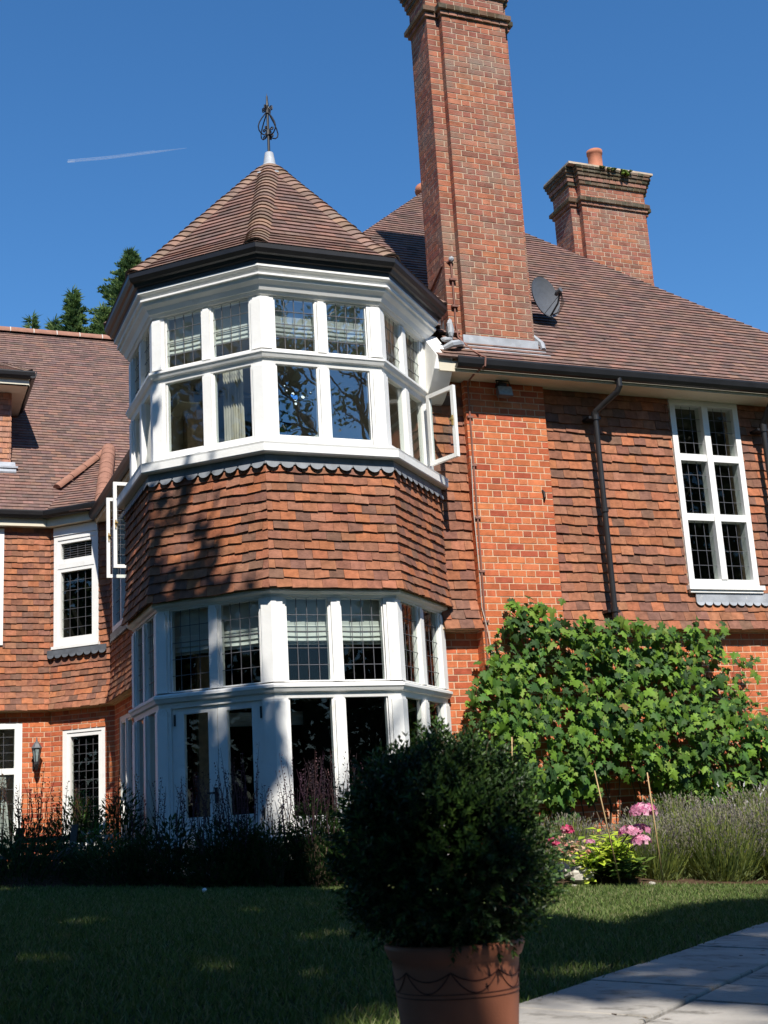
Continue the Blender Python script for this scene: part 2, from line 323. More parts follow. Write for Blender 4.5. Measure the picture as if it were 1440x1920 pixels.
# lead flashing of the big chimney
b = MB(); fm = Fr((0, 12.245, 0), (1, 0, 0), (0, 0, 1), (0, -1, 0))
b.box(fm, 6.07, 7.03, 5.205, 5.345, 0, .012)
b.hexa([V((6.02, 12.10, 5.095)), V((7.12, 12.10, 5.095)), V((7.09, 12.24, 5.235)), V((6.05, 12.24, 5.235)), V((6.02, 12.10, 5.11)), V((7.12, 12.10, 5.11)), V((7.09, 12.24, 5.25)), V((6.05, 12.24, 5.25))])
for k in range(6):                                  # stepped flashing on the left flank
    y = 12.36 + k * .085; z = 5.36 + (y - 12.36)
    P = [V((5.948, y, z - .02)), V((5.948, y + .085, z + .065)), V((5.948, y + .02, z + .15))]
    b.face(P); b.face([p + V((-.004, 0, 0)) for p in reversed(P)])
b.tube([(7.075, 12.2, 5.23), (7.12, 12.3, 5.34), (7.10, 12.5, 5.53), (7.12, 12.8, 5.83)], [.03, .035, .03, .03], 6)
b.blob((5.90, 12.2, 5.33), .035, .035, .08, None, 9, 6, .15); b.blob((5.82, 12.14, 5.22), .08, .04, .03, None, 9, 6, .15); b.blob((5.93, 12.27, 5.42), .04, .04, .1, None, 9, 6, .3)
b.tube([(5.72, 12.03, 5.07), (5.80, 11.99, 5.11), (5.90, 12.02, 5.14), (5.99, 12.12, 5.18)], [.03, .04, .04, .03], 7)
b.build('flashing', 'lead', ch1)
# copper strip down the chimney, over the gutter and down the pilaster
b = MB()
b.tube([(6.03, 12.325, 6.27), (6.035, 12.325, 5.9), (6.035, 12.325, 5.5), (6.04, 12.30, 5.33), (6.09, 12.12, 5.13), (6.13, 11.92, 4.97), (6.13, 11.84, 4.93), (6.12, 11.845, 4.83), (6.06, 12.0, 4.79), (6.075, 12.22, 4.76), (6.08, 12.236, 4.5), (6.078, 12.236, 2.6), (6.07, 12.236, 1.6)], .011, 6)
for z in (6.05, 5.72, 5.4): b.wbox(5.995, 6.075, 12.30, 12.34, z - .012, z + .012)
for z in (4.36, 3.80, 3.2, 2.6, 2.05): b.wbox(6.045, 6.115, 12.222, 12.25, z - .012, z + .012)
b.tube([(6.02, 12.3, 6.29), (5.945, 12.40, 6.24), (5.94, 12.82, 6.05)], .012, 6)
b.build('lightning_strip', 'copper', house)
b = MB(); b.blob((6.03, 12.31, 6.30), .035, .03, .035, None, 10, 6, .1); b.build('strip_clamp', 'lead', house)
b = MB(); b.tube([(6.05, 12.22, 3.9), (6.035, 12.235, 3.3), (6.05, 12.235, 2.6), (6.045, 12.23, 2.2), (6.09, 12.22, 1.95), (6.11, 12.2, 1.7)], .005, 5); b.build('wall_cable', 'cable', house)
b = MB(); b.tube([(6.92, 12.245, 3.55), (6.925, 12.215, 3.52), (6.925, 12.21, 3.46), (6.93, 12.245, 3.42)], .011, 6); b.build('iron_hook', 'iron', house)

# ---- main pyramid roof
YE, ZE, XL, XR, YB = 11.95, 4.92, 3.08, 12.42, 21.29
q2 = math.sqrt(.5); XA, YA, ZA = 7.75, 16.62, 9.59
def in_tower(p, m=0.): return octr(p.x, p.y) < 1.80 + m and p.z < 5.63 + 1.15 * (1.80 - octr(p.x, p.y)) + m
def sk(p): return in_tower(p, -.02) or chim(p.x, p.y) or (10.05 < p.x < 11.48 and 15.98 < p.y < 16.6)
rb = MB()
def nring(N=22): return [(k / N) for k in range(N + 1)]
def slab_plane(mb, f3, n=40):       # f3(s,t)->point ; cells omitted inside the tower
    for i in range(n):
        for j in range(n):
            P = [f3(i / n, j / n), f3((i + 1) / n, j / n), f3((i + 1) / n, (j + 1) / n), f3(i / n, (j + 1) / n)]
            if any(in_tower(p, -.03) for p in P) : continue
            mb.face(P)
def lerp(a, b_, t): return a + (b_ - a) * t
for (x0, y0, x1, y1) in ((XL, YE, XR, YE), (XL, YB, XL, YE), (XR, YE, XR, YB), (XR, YB, XL, YB)):
    slab_plane(rb, lambda s, t, a=(x0, y0, x1, y1): V((lerp(lerp(a[0], a[2], s), XA, t), lerp(lerp(a[1], a[3], s), YA, t), lerp(ZE, ZA, t) - .012)), 44)
roof = rb.build('main_roof', 'under', house)
VM = 4.67 * math.sqrt(2) - .02
b = MB()
FM = Fr((0, YE - .03, ZE - .0), (1, 0, 0), (0, q2, q2), (0, -q2, q2))
tiles(b, FM, 0, VM, .1, .165, lambda v: [(XL + v * q2 - .02, XR - v * q2 + .02)], pal=RT, skip=sk, th=.018, jv=.002, jn=.002)
FL = Fr((XL, 0, ZE), (0, -1, 0), (q2, 0, q2), (-q2, 0, q2))
tiles(b, FL, 0, VM, .1, .165, lambda v: [(-(YB - v * q2), -(YE + v * q2))], pal=RT, skip=sk, th=.018, jv=.002, jn=.002)
FR_ = Fr((XR, 0, ZE), (0, 1, 0), (-q2, 0, q2), (q2, 0, q2))
tiles(b, FR_, 0, VM, .1, .165, lambda v: [(YE + v * q2, YE + 6)], pal=RT, skip=sk, th=.018, jv=.002, jn=.002)
b.build('roof_tiles', 'roof', roof)
def bonnets(mb, P0, P1, t1, t2, up, w=.13, g=.1, pal=RT, skip=None, bulge=.055):
    P0, P1, t1, t2, up = V(P0), V(P1), V(t1).normalized(), V(t2).normalized(), V(up).normalized()
    n = int(round((P1 - P0).length / g)); K = 6
    for r in range(n):
        a, c_ = P0.lerp(P1, r / n), P0.lerp(P1, (r + 1.25) / n)
        if skip and skip(a): continue
        c = pick(pal)
        def sec(P, lift, ww, th):
            A, B_, C_ = P + t1 * ww + up * lift * .5, P + up * (bulge + lift), P + t2 * ww + up * lift * .5
            return [A * (1 - s) ** 2 + B_ * 2 * s * (1 - s) + C_ * s * s - up * th for s in [k / K for k in range(K + 1)]]
        j = random.uniform(-.004, .006)
        S0, S1, S2 = sec(a, .040 + j, w * 1.05, 0), sec(c_, .010, w * .95, 0), sec(a, .040 + j, w * 1.05, .022)
        for k in range(K):
            mb.face([S0[k], S0[k + 1], S1[k + 1], S1[k]], c); mb.face([S2[k], S2[k + 1], S0[k + 1], S0[k]], c)
HP = [(.24, .155, .115), (.21, .14, .105), (.27, .165, .12), (.19, .125, .10), (.23, .16, .125)]
b = MB()
bonnets(b, (XR, YE, ZE), (XA, YA, ZA), (-1, 0, 0), (0, 1, 0), (.5, -.5, 1), w=.14, g=.173, pal=RT)
bonnets(b, (XL, YE, ZE), (XA, YA, ZA), (0, 1, 0), (1, 0, 0), (-.5, -.5, 1), w=.14, g=.173, pal=RT, skip=lambda p: in_tower(p, .0))
b.build('hip_tiles', 'roof', roof)
b = MB(); b.blob((XA, YA, ZA + .04), .14, .14, .12, None, 12, 8, .06); b.build('apex_cap', 'terra', roof, True)

# eaves of the right wing
b = MB(); b.wbox(5.62, 12.3, 11.975, 12.42, 4.795, 4.81); b.wbox(5.62, 12.3, 11.96, 11.985, 4.78, 4.90)
b.build('soffit', 'cream', house)
b = MB()
for k in range(8):        # white sprocketed end of the eaves beside the bay
    t0, t1 = k / 8, (k + 1) / 8; q = lambda t: 4.80 - .30 * math.sin(t * 1.5) ; y0, y1 = 11.97 + .37 * t0, 11.97 + .37 * t1
    b.hexa([V((5.56, y0, q(t0))), V((5.78, y0, q(t0))), V((5.78, y1, q(t1))), V((5.56, y1, q(t1))), V((5.60, y0, 4.96 + y0 - 11.97)), V((5.78, y0, 4.96 + y0 - 11.97)), V((5.78, y1, 4.96 + y1 - 11.97)), V((5.60, y1, 4.96 + y1 - 11.97))])
b.build('eaves_end', 'white', house)
def gutter(mb, a, c, out, zt):
    a, c, out = V(a), V(c), V(out); prof = [(0, -.10), (.03, -.118), (.075, -.11), (.10, -.075), (.112, -.02), (.112, 0), (.098, 0), (.09, -.045), (.02, -.08)]
    for (p0, h0), (p1, h1) in zip(prof, prof[1:]):
        mb.face([a + out * p0 + V((0, 0, zt + h0)), c + out * p0 + V((0, 0, zt + h0)), c + out * p1 + V((0, 0, zt + h1)), a + out * p1 + V((0, 0, zt + h1))])
    for e in (a, c): mb.face([e + out * p + V((0, 0, zt + h)) for p, h in prof])
b = MB(); gutter(b, (5.80, 11.955, 0), (12.45, 11.955, 0), (0, -1, 0), 4.925)
b.build('eaves_gutter', 'black', house); b = MB(); gutter(b, (XL - .0, 19.45, 0), (XL, 13.9, 0), (-1, 0, 0), 4.925)
b.build('eaves_gutter', 'black', house)
b = MB(); b.wbox(XL + .02, 3.34, 13.6, 19.5, 4.78, 4.80); b.wbox(XL, XL + .02, 13.6, 19.5, 4.76, 4.90); b.build('side_soffit', 'cream', house)
# downpipes
def downpipe(x, y, zt, zb, swan):
    b = MB()
    if swan: b.tube([(x + .20, 11.90, 4.86), (x + .20, 11.90, 4.74), (x + .18, 11.93, 4.68), (x + .06, 12.08, 4.56), (x, 12.14, 4.50), (x, 12.16, 4.42)], .036, 12)
    else: b.tube([(x, 11.93, 4.86), (x, 11.95, 4.72), (x, 12.05, 4.62), (x, 12.15, 4.5), (x, 12.16, 4.42)], .036, 12)
    b.tube([(x, 12.16, 4.47), (x, 12.16, zb)], .034, 14)
    for z in (4.45, 4.40, 3.3, 2.15): b.tube([(x, 12.16, z), (x, 12.16, z + .05)], .045, 14); 
    for z in (4.42, 2.15): b.wbox(x - .08, x + .08, 12.17, 12.32, z, z + .03)
    b.build('downpipe', 'black', house)
downpipe(7.655, 12.16, 4.45, 1.9, True); downpipe(10.03, 12.16, 4.45, 1.9, False)

# ---- generic window
def window(parent, fr, u0, u1, v0, v1, cols=1, rows=(), fw=.055, mw=.05, lead=(3, 5), n=-.03, back=.1, inner=True, name='window', glass='glass', sill=None, mould=.0, sash=0.):
    b = MB(); f0, f1 = n - back, n + .02
    us = [u0 + fw + (u1 - u0 - 2 * fw - (cols - 1) * mw) / cols * k + mw * k for k in range(cols)]; wl = (u1 - u0 - 2 * fw - (cols - 1) * mw) / cols
    vs2 = [v0 + fw] + [x for r_ in rows for x in (r_ - mw / 2, r_ + mw / 2)] + [v1 - fw]
    b.box(fr, u0, u0 + fw, v0, v1, f0, f1); b.box(fr, u1 - fw, u1, v0, v1, f0, f1)
    b.box(fr, u0 + fw, u1 - fw, v0, v0 + fw, f0, f1); b.box(fr, u0 + fw, u1 - fw, v1 - fw, v1, f0, f1)
    for k in range(1, cols): b.box(fr, us[k] - mw, us[k], v0 + fw, v1 - fw, f0 + .01, f1 + .012)
    for r_ in rows: 
        for k in range(cols): b.box(fr, us[k], us[k] + wl, r_ - mw / 2, r_ + mw / 2, f0 + .012, f1 - .004)
    if sill: b.box(fr, u0 - .04, u1 + .04, v0 - .055, v0 - .002, f0, f1 + sill); b.box(fr, u0 - .02, u1 + .02, v0 - .09, v0 - .057, f0, f1 + sill * .6)
    lights = []
    for k in range(cols):
        for j in range(0, len(vs2), 2):
            a0, a1, c0, c1 = us[k], us[k] + wl, vs2[j], vs2[j + 1]
            if sash:
                for q in ((a0, a0 + sash, c0, c1), (a1 - sash, a1, c0, c1), (a0 + sash, a1 - sash, c0, c0 + sash), (a0 + sash, a1 - sash, c1 - sash, c1)): b.box(fr, *q, n - .06, n + .008)
                a0 += sash; a1 -= sash; c0 += sash; c1 -= sash
            lights.append((a0, a1, c0, c1))
    wo = b.build(name, 'white', parent)
    for a0, a1, c0, c1 in lights:
        p = MB(); g = n - .035; p.face([fr.p(a0, c0, g), fr.p(a1, c0, g), fr.p(a1, c1, g), fr.p(a0, c1, g)]); p.build('pane', glass, wo)
        if lead: leads(fr, a0, a1, c0, c1, g, lead, wo)
    return wo
def leads(fr, a0, a1, c0, c1, g, lead, parent, w=.0026):
    p = MB()
    for k in range(1, lead[0]): u = a0 + (a1 - a0) * k / lead[0]; p.box(fr, u - w, u + w, c0, c1, g + .001, g + .005)
    for k in range(1, lead[1]): v = c0 + (c1 - c0) * k / lead[1]; p.box(fr, a0, a1, v - w, v + w, g + .0012, g + .0065)
    p.build('leading', 'came', parent)
def room(parent, fr, u0, u1, v0, v1, depth, m='room', n0=-.2, name='interior'):
    b = MB(); A = [fr.p(u0, v0, n0), fr.p(u1, v0, n0), fr.p(u1, v1, n0), fr.p(u0, v1, n0)]; B_ = [fr.p(u0, v0, n0 - depth), fr.p(u1, v0, n0 - depth), fr.p(u1, v1, n0 - depth), fr.p(u0, v1, n0 - depth)]
    b.face(B_)
    for k in range(4): b.face([A[k], A[(k + 1) % 4], B_[(k + 1) % 4], B_[k]])
    return b.build(name, m, parent)
def scallop(mb, fr, u0, u1, v, r, n, drop=.05, th=.006):      # a lead apron with a row of round lobes
    mb.box(fr, u0, u1, v - .001, v + drop, n - .01, n + th)
    k = max(1, int(round((u1 - u0) / (2 * r * 1.08)))); s = (u1 - u0) / k
    for i in range(k):
        c0 = u0 + s * (i + .5); P = [(c0 + r * math.cos(t), v - r * .75 * math.sin(t)) for t in [math.pi * q / 8 for q in range(9)]]
        mb.face([fr.p(a, c_, n + th + .012 * max(0, (v - c_) / r)) for a, c_ in P]); mb.face([fr.p(a, c_, n - .006) for a, c_ in reversed(P)])
        for (a, c_), (a2, c2) in zip(P, P[1:]): mb.face([fr.p(a, c_, n - .006), fr.p(a2, c2, n - .006), fr.p(a2, c2, n + th + .012 * max(0, (v - c2) / r)), fr.p(a, c_, n + th + .012 * max(0, (v - c_) / r))])

# big stair window on the right wing
w5 = window(house, TW, 8.80, 9.79, 2.50, 4.80, cols=2, rows=(3.33, 4.07), fw=.075, mw=.085, lead=(3, 4), n=.01, back=.12, sill=.05, glass='glassd')
b = MB(); scallop(b, TW, 8.86, 10.0, 2.30, .055, .035, .11); b.build('lead_apron', 'lead', w5)
room(w5, TW, 8.3, 10.3, 2.3, 4.83, 2.2, 'olive', -.27)

# ---- left wing walls
LWl = Fr((0, 20.15, 0), (1, 0, 0), (0, 0, 1), (0, -1, 0)); CW = Fr((2.513, 20.137, 0), (1, -1, 0), (0, 0, 1), (-1, -1, 0)); SW = Fr((3.335, 19.315, 0), (0, -1, 0), (0, 0, 1), (-1, 0, 0))
CL = 1.163
def wallholes(mb, fr, u0, u1, z0, z1, holes, n0=-.2, n1=-.003):
    hs = sorted(holes); u = u0
    for a0, a1, c0, c1 in hs:
        if a0 > u: mb.box(fr, u, a0, z0, z1, n0, n1)
        if c0 > z0: mb.box(fr, a0, a1, z0, c0, n0, n1)
        if c1 < z1: mb.box(fr, a0, a1, c1, z1, n0, n1)
        u = a1
    if u < u1: mb.box(fr, u, u1, z0, z1, n0, n1)
def ivh(u0, u1, holes):
    def f(v):
        out = []; u = u0
        for a0, a1, c0, c1 in sorted(holes):
            if c0 - .03 < v < c1:
                if a0 > u: out.append((u, a0))
                u = a1
        if u < u1: out.append((u, u1))
        return out
    return f
HL, HC, HS = [(1.25, 2.09, -.15, 1.82)], [(.21, .99, -.15, 1.68)], [(.375, 1.4, -.15, 1.74)]
HLu, HCu, HSu = [(.9, 1.78, 2.97, 4.79)], [(.10, .93, 2.93, 4.79)], [(.30, 3.4, 3.0, 4.62)]
b = MB()
wallholes(b, LWl, -2, 2.513, -1, 1.99, HL); wallholes(b, CW, 0, CL, -1, 1.99, HC); wallholes(b, SW, 0, 5.3, -1, 1.99, HS)
lwl = b.build('left_wing_lower_wall', 'mortar', house)
b = MB(); bricks(b, LWl, -.9, 1.98, ivh(-2, 2.51, HL)); bricks(b, CW, -.9, 1.98, ivh(0, CL, HC), start=1); bricks(b, SW, -.9, 1.98, ivh(0, 5.2, HS))
b.build('brickwork', 'brick', lwl)
b = MB()
wallholes(b, LWl.at(0, 0, .05), -2, 2.533, 1.95, 4.85, HLu); wallholes(b, CW.at(0, 0, .05), -.02, CL - .02, 1.95, 4.85, HCu); wallholes(b, SW.at(0, 0, .05), -.02, 5.3, 1.95, 4.85, HSu)
b.box(LWl, -2, 2.56, 1.965, 1.975, -.1, .13); b.box(CW, -.05, CL - .05, 1.966, 1.976, -.1, .13); b.box(SW, -.05, 5.3, 1.967, 1.977, -.1, .13)
luw = b.build('left_wing_upper_wall', 'mortar', house)
b = MB(); T45 = math.tan(R(22.5)); fl = flare(1.97, .085, .4)
def ivm(base, s0, s1):       # mitred ends: inner corners draw the spans in as the face steps out
    def f(v):
        sp = base(v); o = fl(v) + .068
        if sp and s0 and abs(sp[0][0] - 0) < .001: sp[0] = (sp[0][0] + s0 * o * T45, sp[0][1])
        if sp and s1 and abs(sp[-1][1] - s1[0]) < .001: sp[-1] = (sp[-1][0], sp[-1][1] + s1[1] * o * T45)
        return sp
    return f
tiles(b, LWl.at(0, 0, .052), 1.97, 4.84, .0965, .165, ivm(ivh(-2, 2.513, HLu), 0, (2.513, -1)), fl, th=.017, jv=.008, jn=.009)
tiles(b, CW.at(0, 0, .052), 1.97, 4.84, .0965, .165, ivm(ivh(0, CL, HCu), 1, (CL, -1)), fl, th=.017, jv=.008, jn=.009)
tiles(b, SW.at(0, 0, .052), 1.97, 4.84, .0965, .165, ivm(ivh(0, 5.0, HSu), 1, 0), fl, th=.017, jv=.008, jn=.009)
b.build('hung_tiles', 'tile', luw)
# windows of the left wing
wa = window(house, LWl, 1.25, 2.09, -.15, 1.82, rows=(1.08,), fw=.11, mw=.09, lead=(4, 5), n=-.03)
room(wa, LWl, -.2, 2.3, -.2, 1.95, 1.6, 'room', -.22)
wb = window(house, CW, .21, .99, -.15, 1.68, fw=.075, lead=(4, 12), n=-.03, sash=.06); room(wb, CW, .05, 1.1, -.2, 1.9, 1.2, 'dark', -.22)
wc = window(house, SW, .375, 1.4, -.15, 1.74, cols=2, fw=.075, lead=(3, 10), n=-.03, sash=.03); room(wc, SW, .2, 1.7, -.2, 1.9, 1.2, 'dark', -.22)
U5 = LWl.at(0, 0, .06)
wd_ = window(house, U5, .9, 1.78, 2.97, 4.79, fw=.07, lead=(4, 10), n=0, sash=.04); room(wd_, U5, .7, 1.9, 2.9, 4.8, 1.2, 'dark', -.22)
C5 = CW.at(0, 0, .06)
we = window(house, C5, .10, .93, 2.93, 4.66, rows=(4.18,), fw=.07, mw=.09, lead=(4, 7), n=0, sash=.055)
b = MB(); b.box(C5, .10, .93, 4.663, 4.80, -.1, .035); b.build('window_head', 'white', we); b = MB(); b.box(C5, .08, .95, 2.88, 2.925, -.05, .06); b.build('sill', 'white', we)
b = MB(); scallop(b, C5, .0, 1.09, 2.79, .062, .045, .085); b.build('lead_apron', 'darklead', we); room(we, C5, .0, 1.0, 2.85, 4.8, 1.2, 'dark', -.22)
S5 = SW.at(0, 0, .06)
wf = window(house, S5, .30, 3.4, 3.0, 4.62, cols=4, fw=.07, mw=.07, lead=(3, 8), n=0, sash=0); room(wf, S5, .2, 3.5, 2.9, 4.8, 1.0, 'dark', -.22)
b = MB(); scallop(b, S5, .3, 3.4, 2.88, .062, .045, .09); b.build('lead_apron', 'darklead', wf)
def casement(parent, hx, hy, dx, dy, wdt, z0, z1, lead):
    d = V((dx, dy, 0)).normalized(); n = V((dy, -dx, 0)).normalized()
    if n.y > 0: n = -n
    f = Fr((hx, hy, 0), d, (0, 0, 1), n); b = MB(); s = .045
    for q in ((0, s, z0, z1), (wdt - s, wdt, z0, z1), (s, wdt - s, z0, z0 + s), (s, wdt - s, z1 - s, z1)): b.box(f, *q, -.02, .02)
    o = b.build('open_casement', 'white', parent)
    p = MB(); p.face([f.p(s, z0 + s, 0), f.p(wdt - s, z0 + s, 0), f.p(wdt - s, z1 - s, 0), f.p(s, z1 - s, 0)]); p.build('pane', 'glassd', o)
    if lead: leads(f, s, wdt - s, z0 + s, z1 - s, 0, lead, o)
    b = MB(); b.box(f, wdt - .035, wdt - .02, (z0 + z1) / 2 - .05, (z0 + z1) / 2 + .06, .02, .04); b.box(f, wdt - .05, wdt - .015, (z0 + z1) / 2 + .01, (z0 + z1) / 2 + .03, .02, .055); b.build('handle', 'brass', o)
    return o
casement(house, 3.26, 17.0, -1, 0.0, .42, 3.42, 4.53, (3, 8)); casement(house, 3.26, 16.3, -1, -.02, .45, 3.41, 4.56, (3, 8))
casement(house, 5.52, 12.13, .135, -.40, .43, 3.73, 4.53, None)

# left wing roof
ZL = 5.08
b = MB(); yr = 24.95; b.face([V((-2.5, 19.95, 5.02)), V((3.1, 19.95, 5.02)), V((8.1, yr, 10.01)), V((-2.5, yr, 10.01))]); b.face([V((-2.5, yr, 10.01)), V((8.1, yr, 10.01)), V((8.1, 29, 6)), V((-2.5, 29, 6))])
lroof = b.build('left_wing_roof', 'under', house)
FLW = Fr((0, 19.92, 5.0), (1, 0, 0), (0, q2, q2), (0, -q2, q2))
DX, DY = 1.955, 21.03          # dormer front right corner
def skd(p): return p.x < DX - .03 and p.y > DY + .02 and p.y < 22.9
b = MB(); tiles(b, FLW, 0, 7.07, .1, .165, lambda v: [(-2.5, 3.1 + v * q2)], pal=RT, th=.018, jv=.002, jn=.002, skip=skd)
b.build('roof_tiles', 'roof', lroof)
def ridge(mb, a, c_, rad=.125, seg=.45, col_=(1, 1, 1), gap=True, arc=180):
    a, c_ = V(a), V(c_); d = (c_ - a); n = max(1, int(round(d.length / seg))); u = d.normalized(); s_ = u.cross(V((0, 0, 1))).normalized(); up = s_.cross(u).normalized()
    for k in range(n):
        p0, p1 = a + d * (k / n) , a + d * ((k + 1) / n) - u * .012; K = 10; r0, r1 = rad * (1 + .03 * (k % 2)), rad
        R0 = [p0 + s_ * r0 * math.cos(math.pi * q / K) + up * r0 * math.sin(math.pi * q / K) for q in range(K + 1)]; R1 = [p1 + s_ * r1 * math.cos(math.pi * q / K) + up * r1 * math.sin(math.pi * q / K) for q in range(K + 1)]
        for q in range(K): mb.face([R0[q], R0[q + 1], R1[q + 1], R1[q]])
        mb.face(R0)
b = MB(); ridge(b, (0, yr, 10.0), (8.2, yr, 10.0)); b.build('ridge_tiles', 'ridge', lroof)
b = MB()
for k in range(18): ridge(b, (8.2 / 18 * (k + 1) - .018, yr, 10.0), (8.2 / 18 * (k + 1) + .012, yr, 10.0), .131, 1)
b.build('ridge_mortar', 'cable', lroof)
# little hipped roof over the canted wall
E0, E1, T1, T0 = V((2.36, 19.86, 4.99)), V((3.06, 19.16, 4.93)), V((3.62, 21.40, 6.54)), V((2.66, 20.49, 5.63))
cn = (E1 - E0).cross(T1 - E0).normalized(); cn = cn if cn.z > 0 else -cn
cu = (E1 - E0).normalized(); cv = cn.cross(cu).normalized(); cv = cv if cv.z > 0 else -cv
FC = Fr(E0, cu, cv, cn)
def loc(p): d = p - FC.o; return d.dot(cu), d.dot(cv)
A_, B1, C1_, D1 = loc(E0), loc(E1), loc(T1), loc(T0)
Rr = loc(V((3.42, 19.2, 5.2)))
b = MB(); b.face([E0 - cn * .02, E1 - cn * .02, V((3.45, 19.6, 5.3)) - cn * .1, T1 - cn * .02, T0 - cn * .12]); cr = b.build('canted_roof', 'under', house)
def ivc(v):
    if v < D1[1]: l = lerp(A_[0], D1[0], v / D1[1])
    else: l = lerp(D1[0], C1_[0], (v - D1[1]) / (C1_[1] - D1[1]))
    r = lerp(B1[0], C1_[0], v / C1_[1]); return [(l, r + .03)]
b = MB(); tiles(b, FC, 0, C1_[1] - .02, .1, .165, ivc, pal=RT, th=.018, jv=.002, jn=.002); b.build('roof_tiles', 'roof', cr)
b = MB(); ridge(b, T0 + V((-.03, -.03, -.05)), T1 + V((0, 0, .03)), .075, .42); b.build('ridge_tiles', 'ridge', cr)
b = MB(); ridge(b, E1 + V((.08, .04, .06)), T1 + V((.0, .0, .03)), .12, .24); b.build('hip_tiles', 'ridge', cr)
b = MB(); gutter(b, (-2, 19.965, 0), (2.40, 19.965, 0), (0, -1, 0), 5.055); gutter(b, (2.38, 19.965, 0), (3.16, 19.185, 0), (-q2, -q2, 0), 5.05); b.build('eaves_gutter', 'black', house)
b = MB(); b.wbox(-2, 2.6, 19.98, 20.3, 4.82, 4.85); b.wbox(-2, 2.42, 19.965, 19.985, 4.82, 4.97); f_ = Fr((2.42, 19.965, 0), (1, -1, 0), (0, 0, 1), (-1, -1, 0)); b.box(f_, -.02, 1.1, 4.815, 4.845, -.45, 0); b.box(f_, -.01, 1.1, 4.812, 4.96, -.02, .003)
b.build('side_soffit', 'cream', house)
# dormer
b = MB(); b.wbox(-.5, DX - .02, DY + .03, 23.4, 5.9, 7.36); dm = b.build('dormer', 'mortar', house)
FD = Fr((0, DY + .02, 0), (1, 0, 0), (0, 0, 1), (0, -1, 0)); FDr = Fr((DX - .02, 0, 0), (0, 1, 0), (0, 0, 1), (1, 0, 0))
DP = [(.42, .20, .12), (.38, .19, .12), (.34, .17, .12), (.28, .16, .12)]
b = MB(); tiles(b, FD, 6.12, 7.34, .0965, .165, lambda v: [(-.5, DX)], th=.016, pal=DP); tiles(b, FDr, 6.12, 7.34, .0965, .165, lambda v: [(DY, min(23.3, DY + .1 + (v - 6.1) * 1.05))], th=.016, pal=DP); b.build('hung_tiles', 'tile', dm)
b = MB(); b.wbox(-.5, 2.20, 20.66, 23.3, 7.37, 7.39); b.wbox(-.5, 2.195, 20.66, 20.68, 7.37, 7.50); b.wbox(2.18, 2.20, 20.68, 23.0, 7.37, 7.50); b.build('soffit', 'cream', dm)
b = MB(); gutter(b, (-.5, 20.665, 0), (2.28, 20.665, 0), (0, -1, 0), 7.60); gutter(b, (2.2, 20.57, 0), (2.2, 23.0, 0), (1, 0, 0), 7.60); b.build('gutter', 'black', dm)
b = MB(); h = .55
b.face([V((-.5, 20.62, 7.58)), V((2.22, 20.62, 7.58)), V((2.22 - h, 21.17 + h, 7.58 + h)), V((-.5, 21.17 + h, 7.58 + h))]); b.face([V((2.22, 20.62, 7.58)), V((2.22, 23.2, 7.58)), V((1.67, 23.7, 8.13)), V((1.67, 21.17 + h, 8.13))]); dr = b.build('dormer_roof', 'under', house)
b = MB(); q5 = math.sqrt(1.1 ** 2 + .55 ** 2); fD = Fr((0, 20.60, 7.59), (1, 0, 0), (0, 1.1, .55), (0, -.55, 1.1))
tiles(b, fD, 0, q5, .1, .165, lambda v: [(-.5, 2.24 - h * v / q5)], pal=RT, th=.013)
fD2 = Fr((2.24, 0, 7.59), (0, 1, 0), (-q2, 0, q2), (q2, 0, q2)); tiles(b, fD2, 0, .75, .1, .165, lambda v: [(20.62 + 2 * v * q2, 23.1)], pal=RT, th=.013)
b.build('roof_tiles', 'roof', dr)
b = MB(); bonnets(b, (2.24, 20.60, 7.60), (1.67, 21.74, 8.15), (-1, 0, 0), (0, 1, 0), (.5, -.5, 1), w=.10, g=.12, pal=HP); b.build('hip_tiles', 'roof', dr)
b = MB(); b.wbox(-.5, 2.05, 20.83, 21.04, 6.0, 6.03); b.hexa([V((-.5, 20.80, 5.90)), V((2.02, 20.80, 5.90)), V((2.02, 21.04, 6.12)), V((-.5, 21.04, 6.12)), V((-.5, 20.79, 5.925)), V((2.02, 20.79, 5.925)), V((2.02, 21.02, 6.15)), V((-.5, 21.02, 6.15))]); b.build('flashing', 'lead', dm)

# ================================================================== octagonal corner bay
VIS = [AB, BC, CD, DE]
b = MB(); sweep(b, [(1.56, 2.215), (1.584, 2.215), (1.584, 3.55), (1.5, 3.55)]); sweep(b, [(1.45, 2.3), (1.45, 3.5)])
drum = b.build('bay_wall', 'mortar', house)
b = MB()
fo = lambda v: .045 * max(0., (2.62 - v) / .42) ** 1.3
for al in VIS + [EF]:
    f = OF(al, 1.588)
    def iv(v, al=al):
        h = (1.588 + fo(v) + .016) * T8 - .001; return [(-h, h)]
    tiles(b, f, 2.215, 3.45, .095, .152, iv, fo, th=.018, jv=.009, jn=.010, over=.02)
b.build('hung_tiles', 'tile', drum)
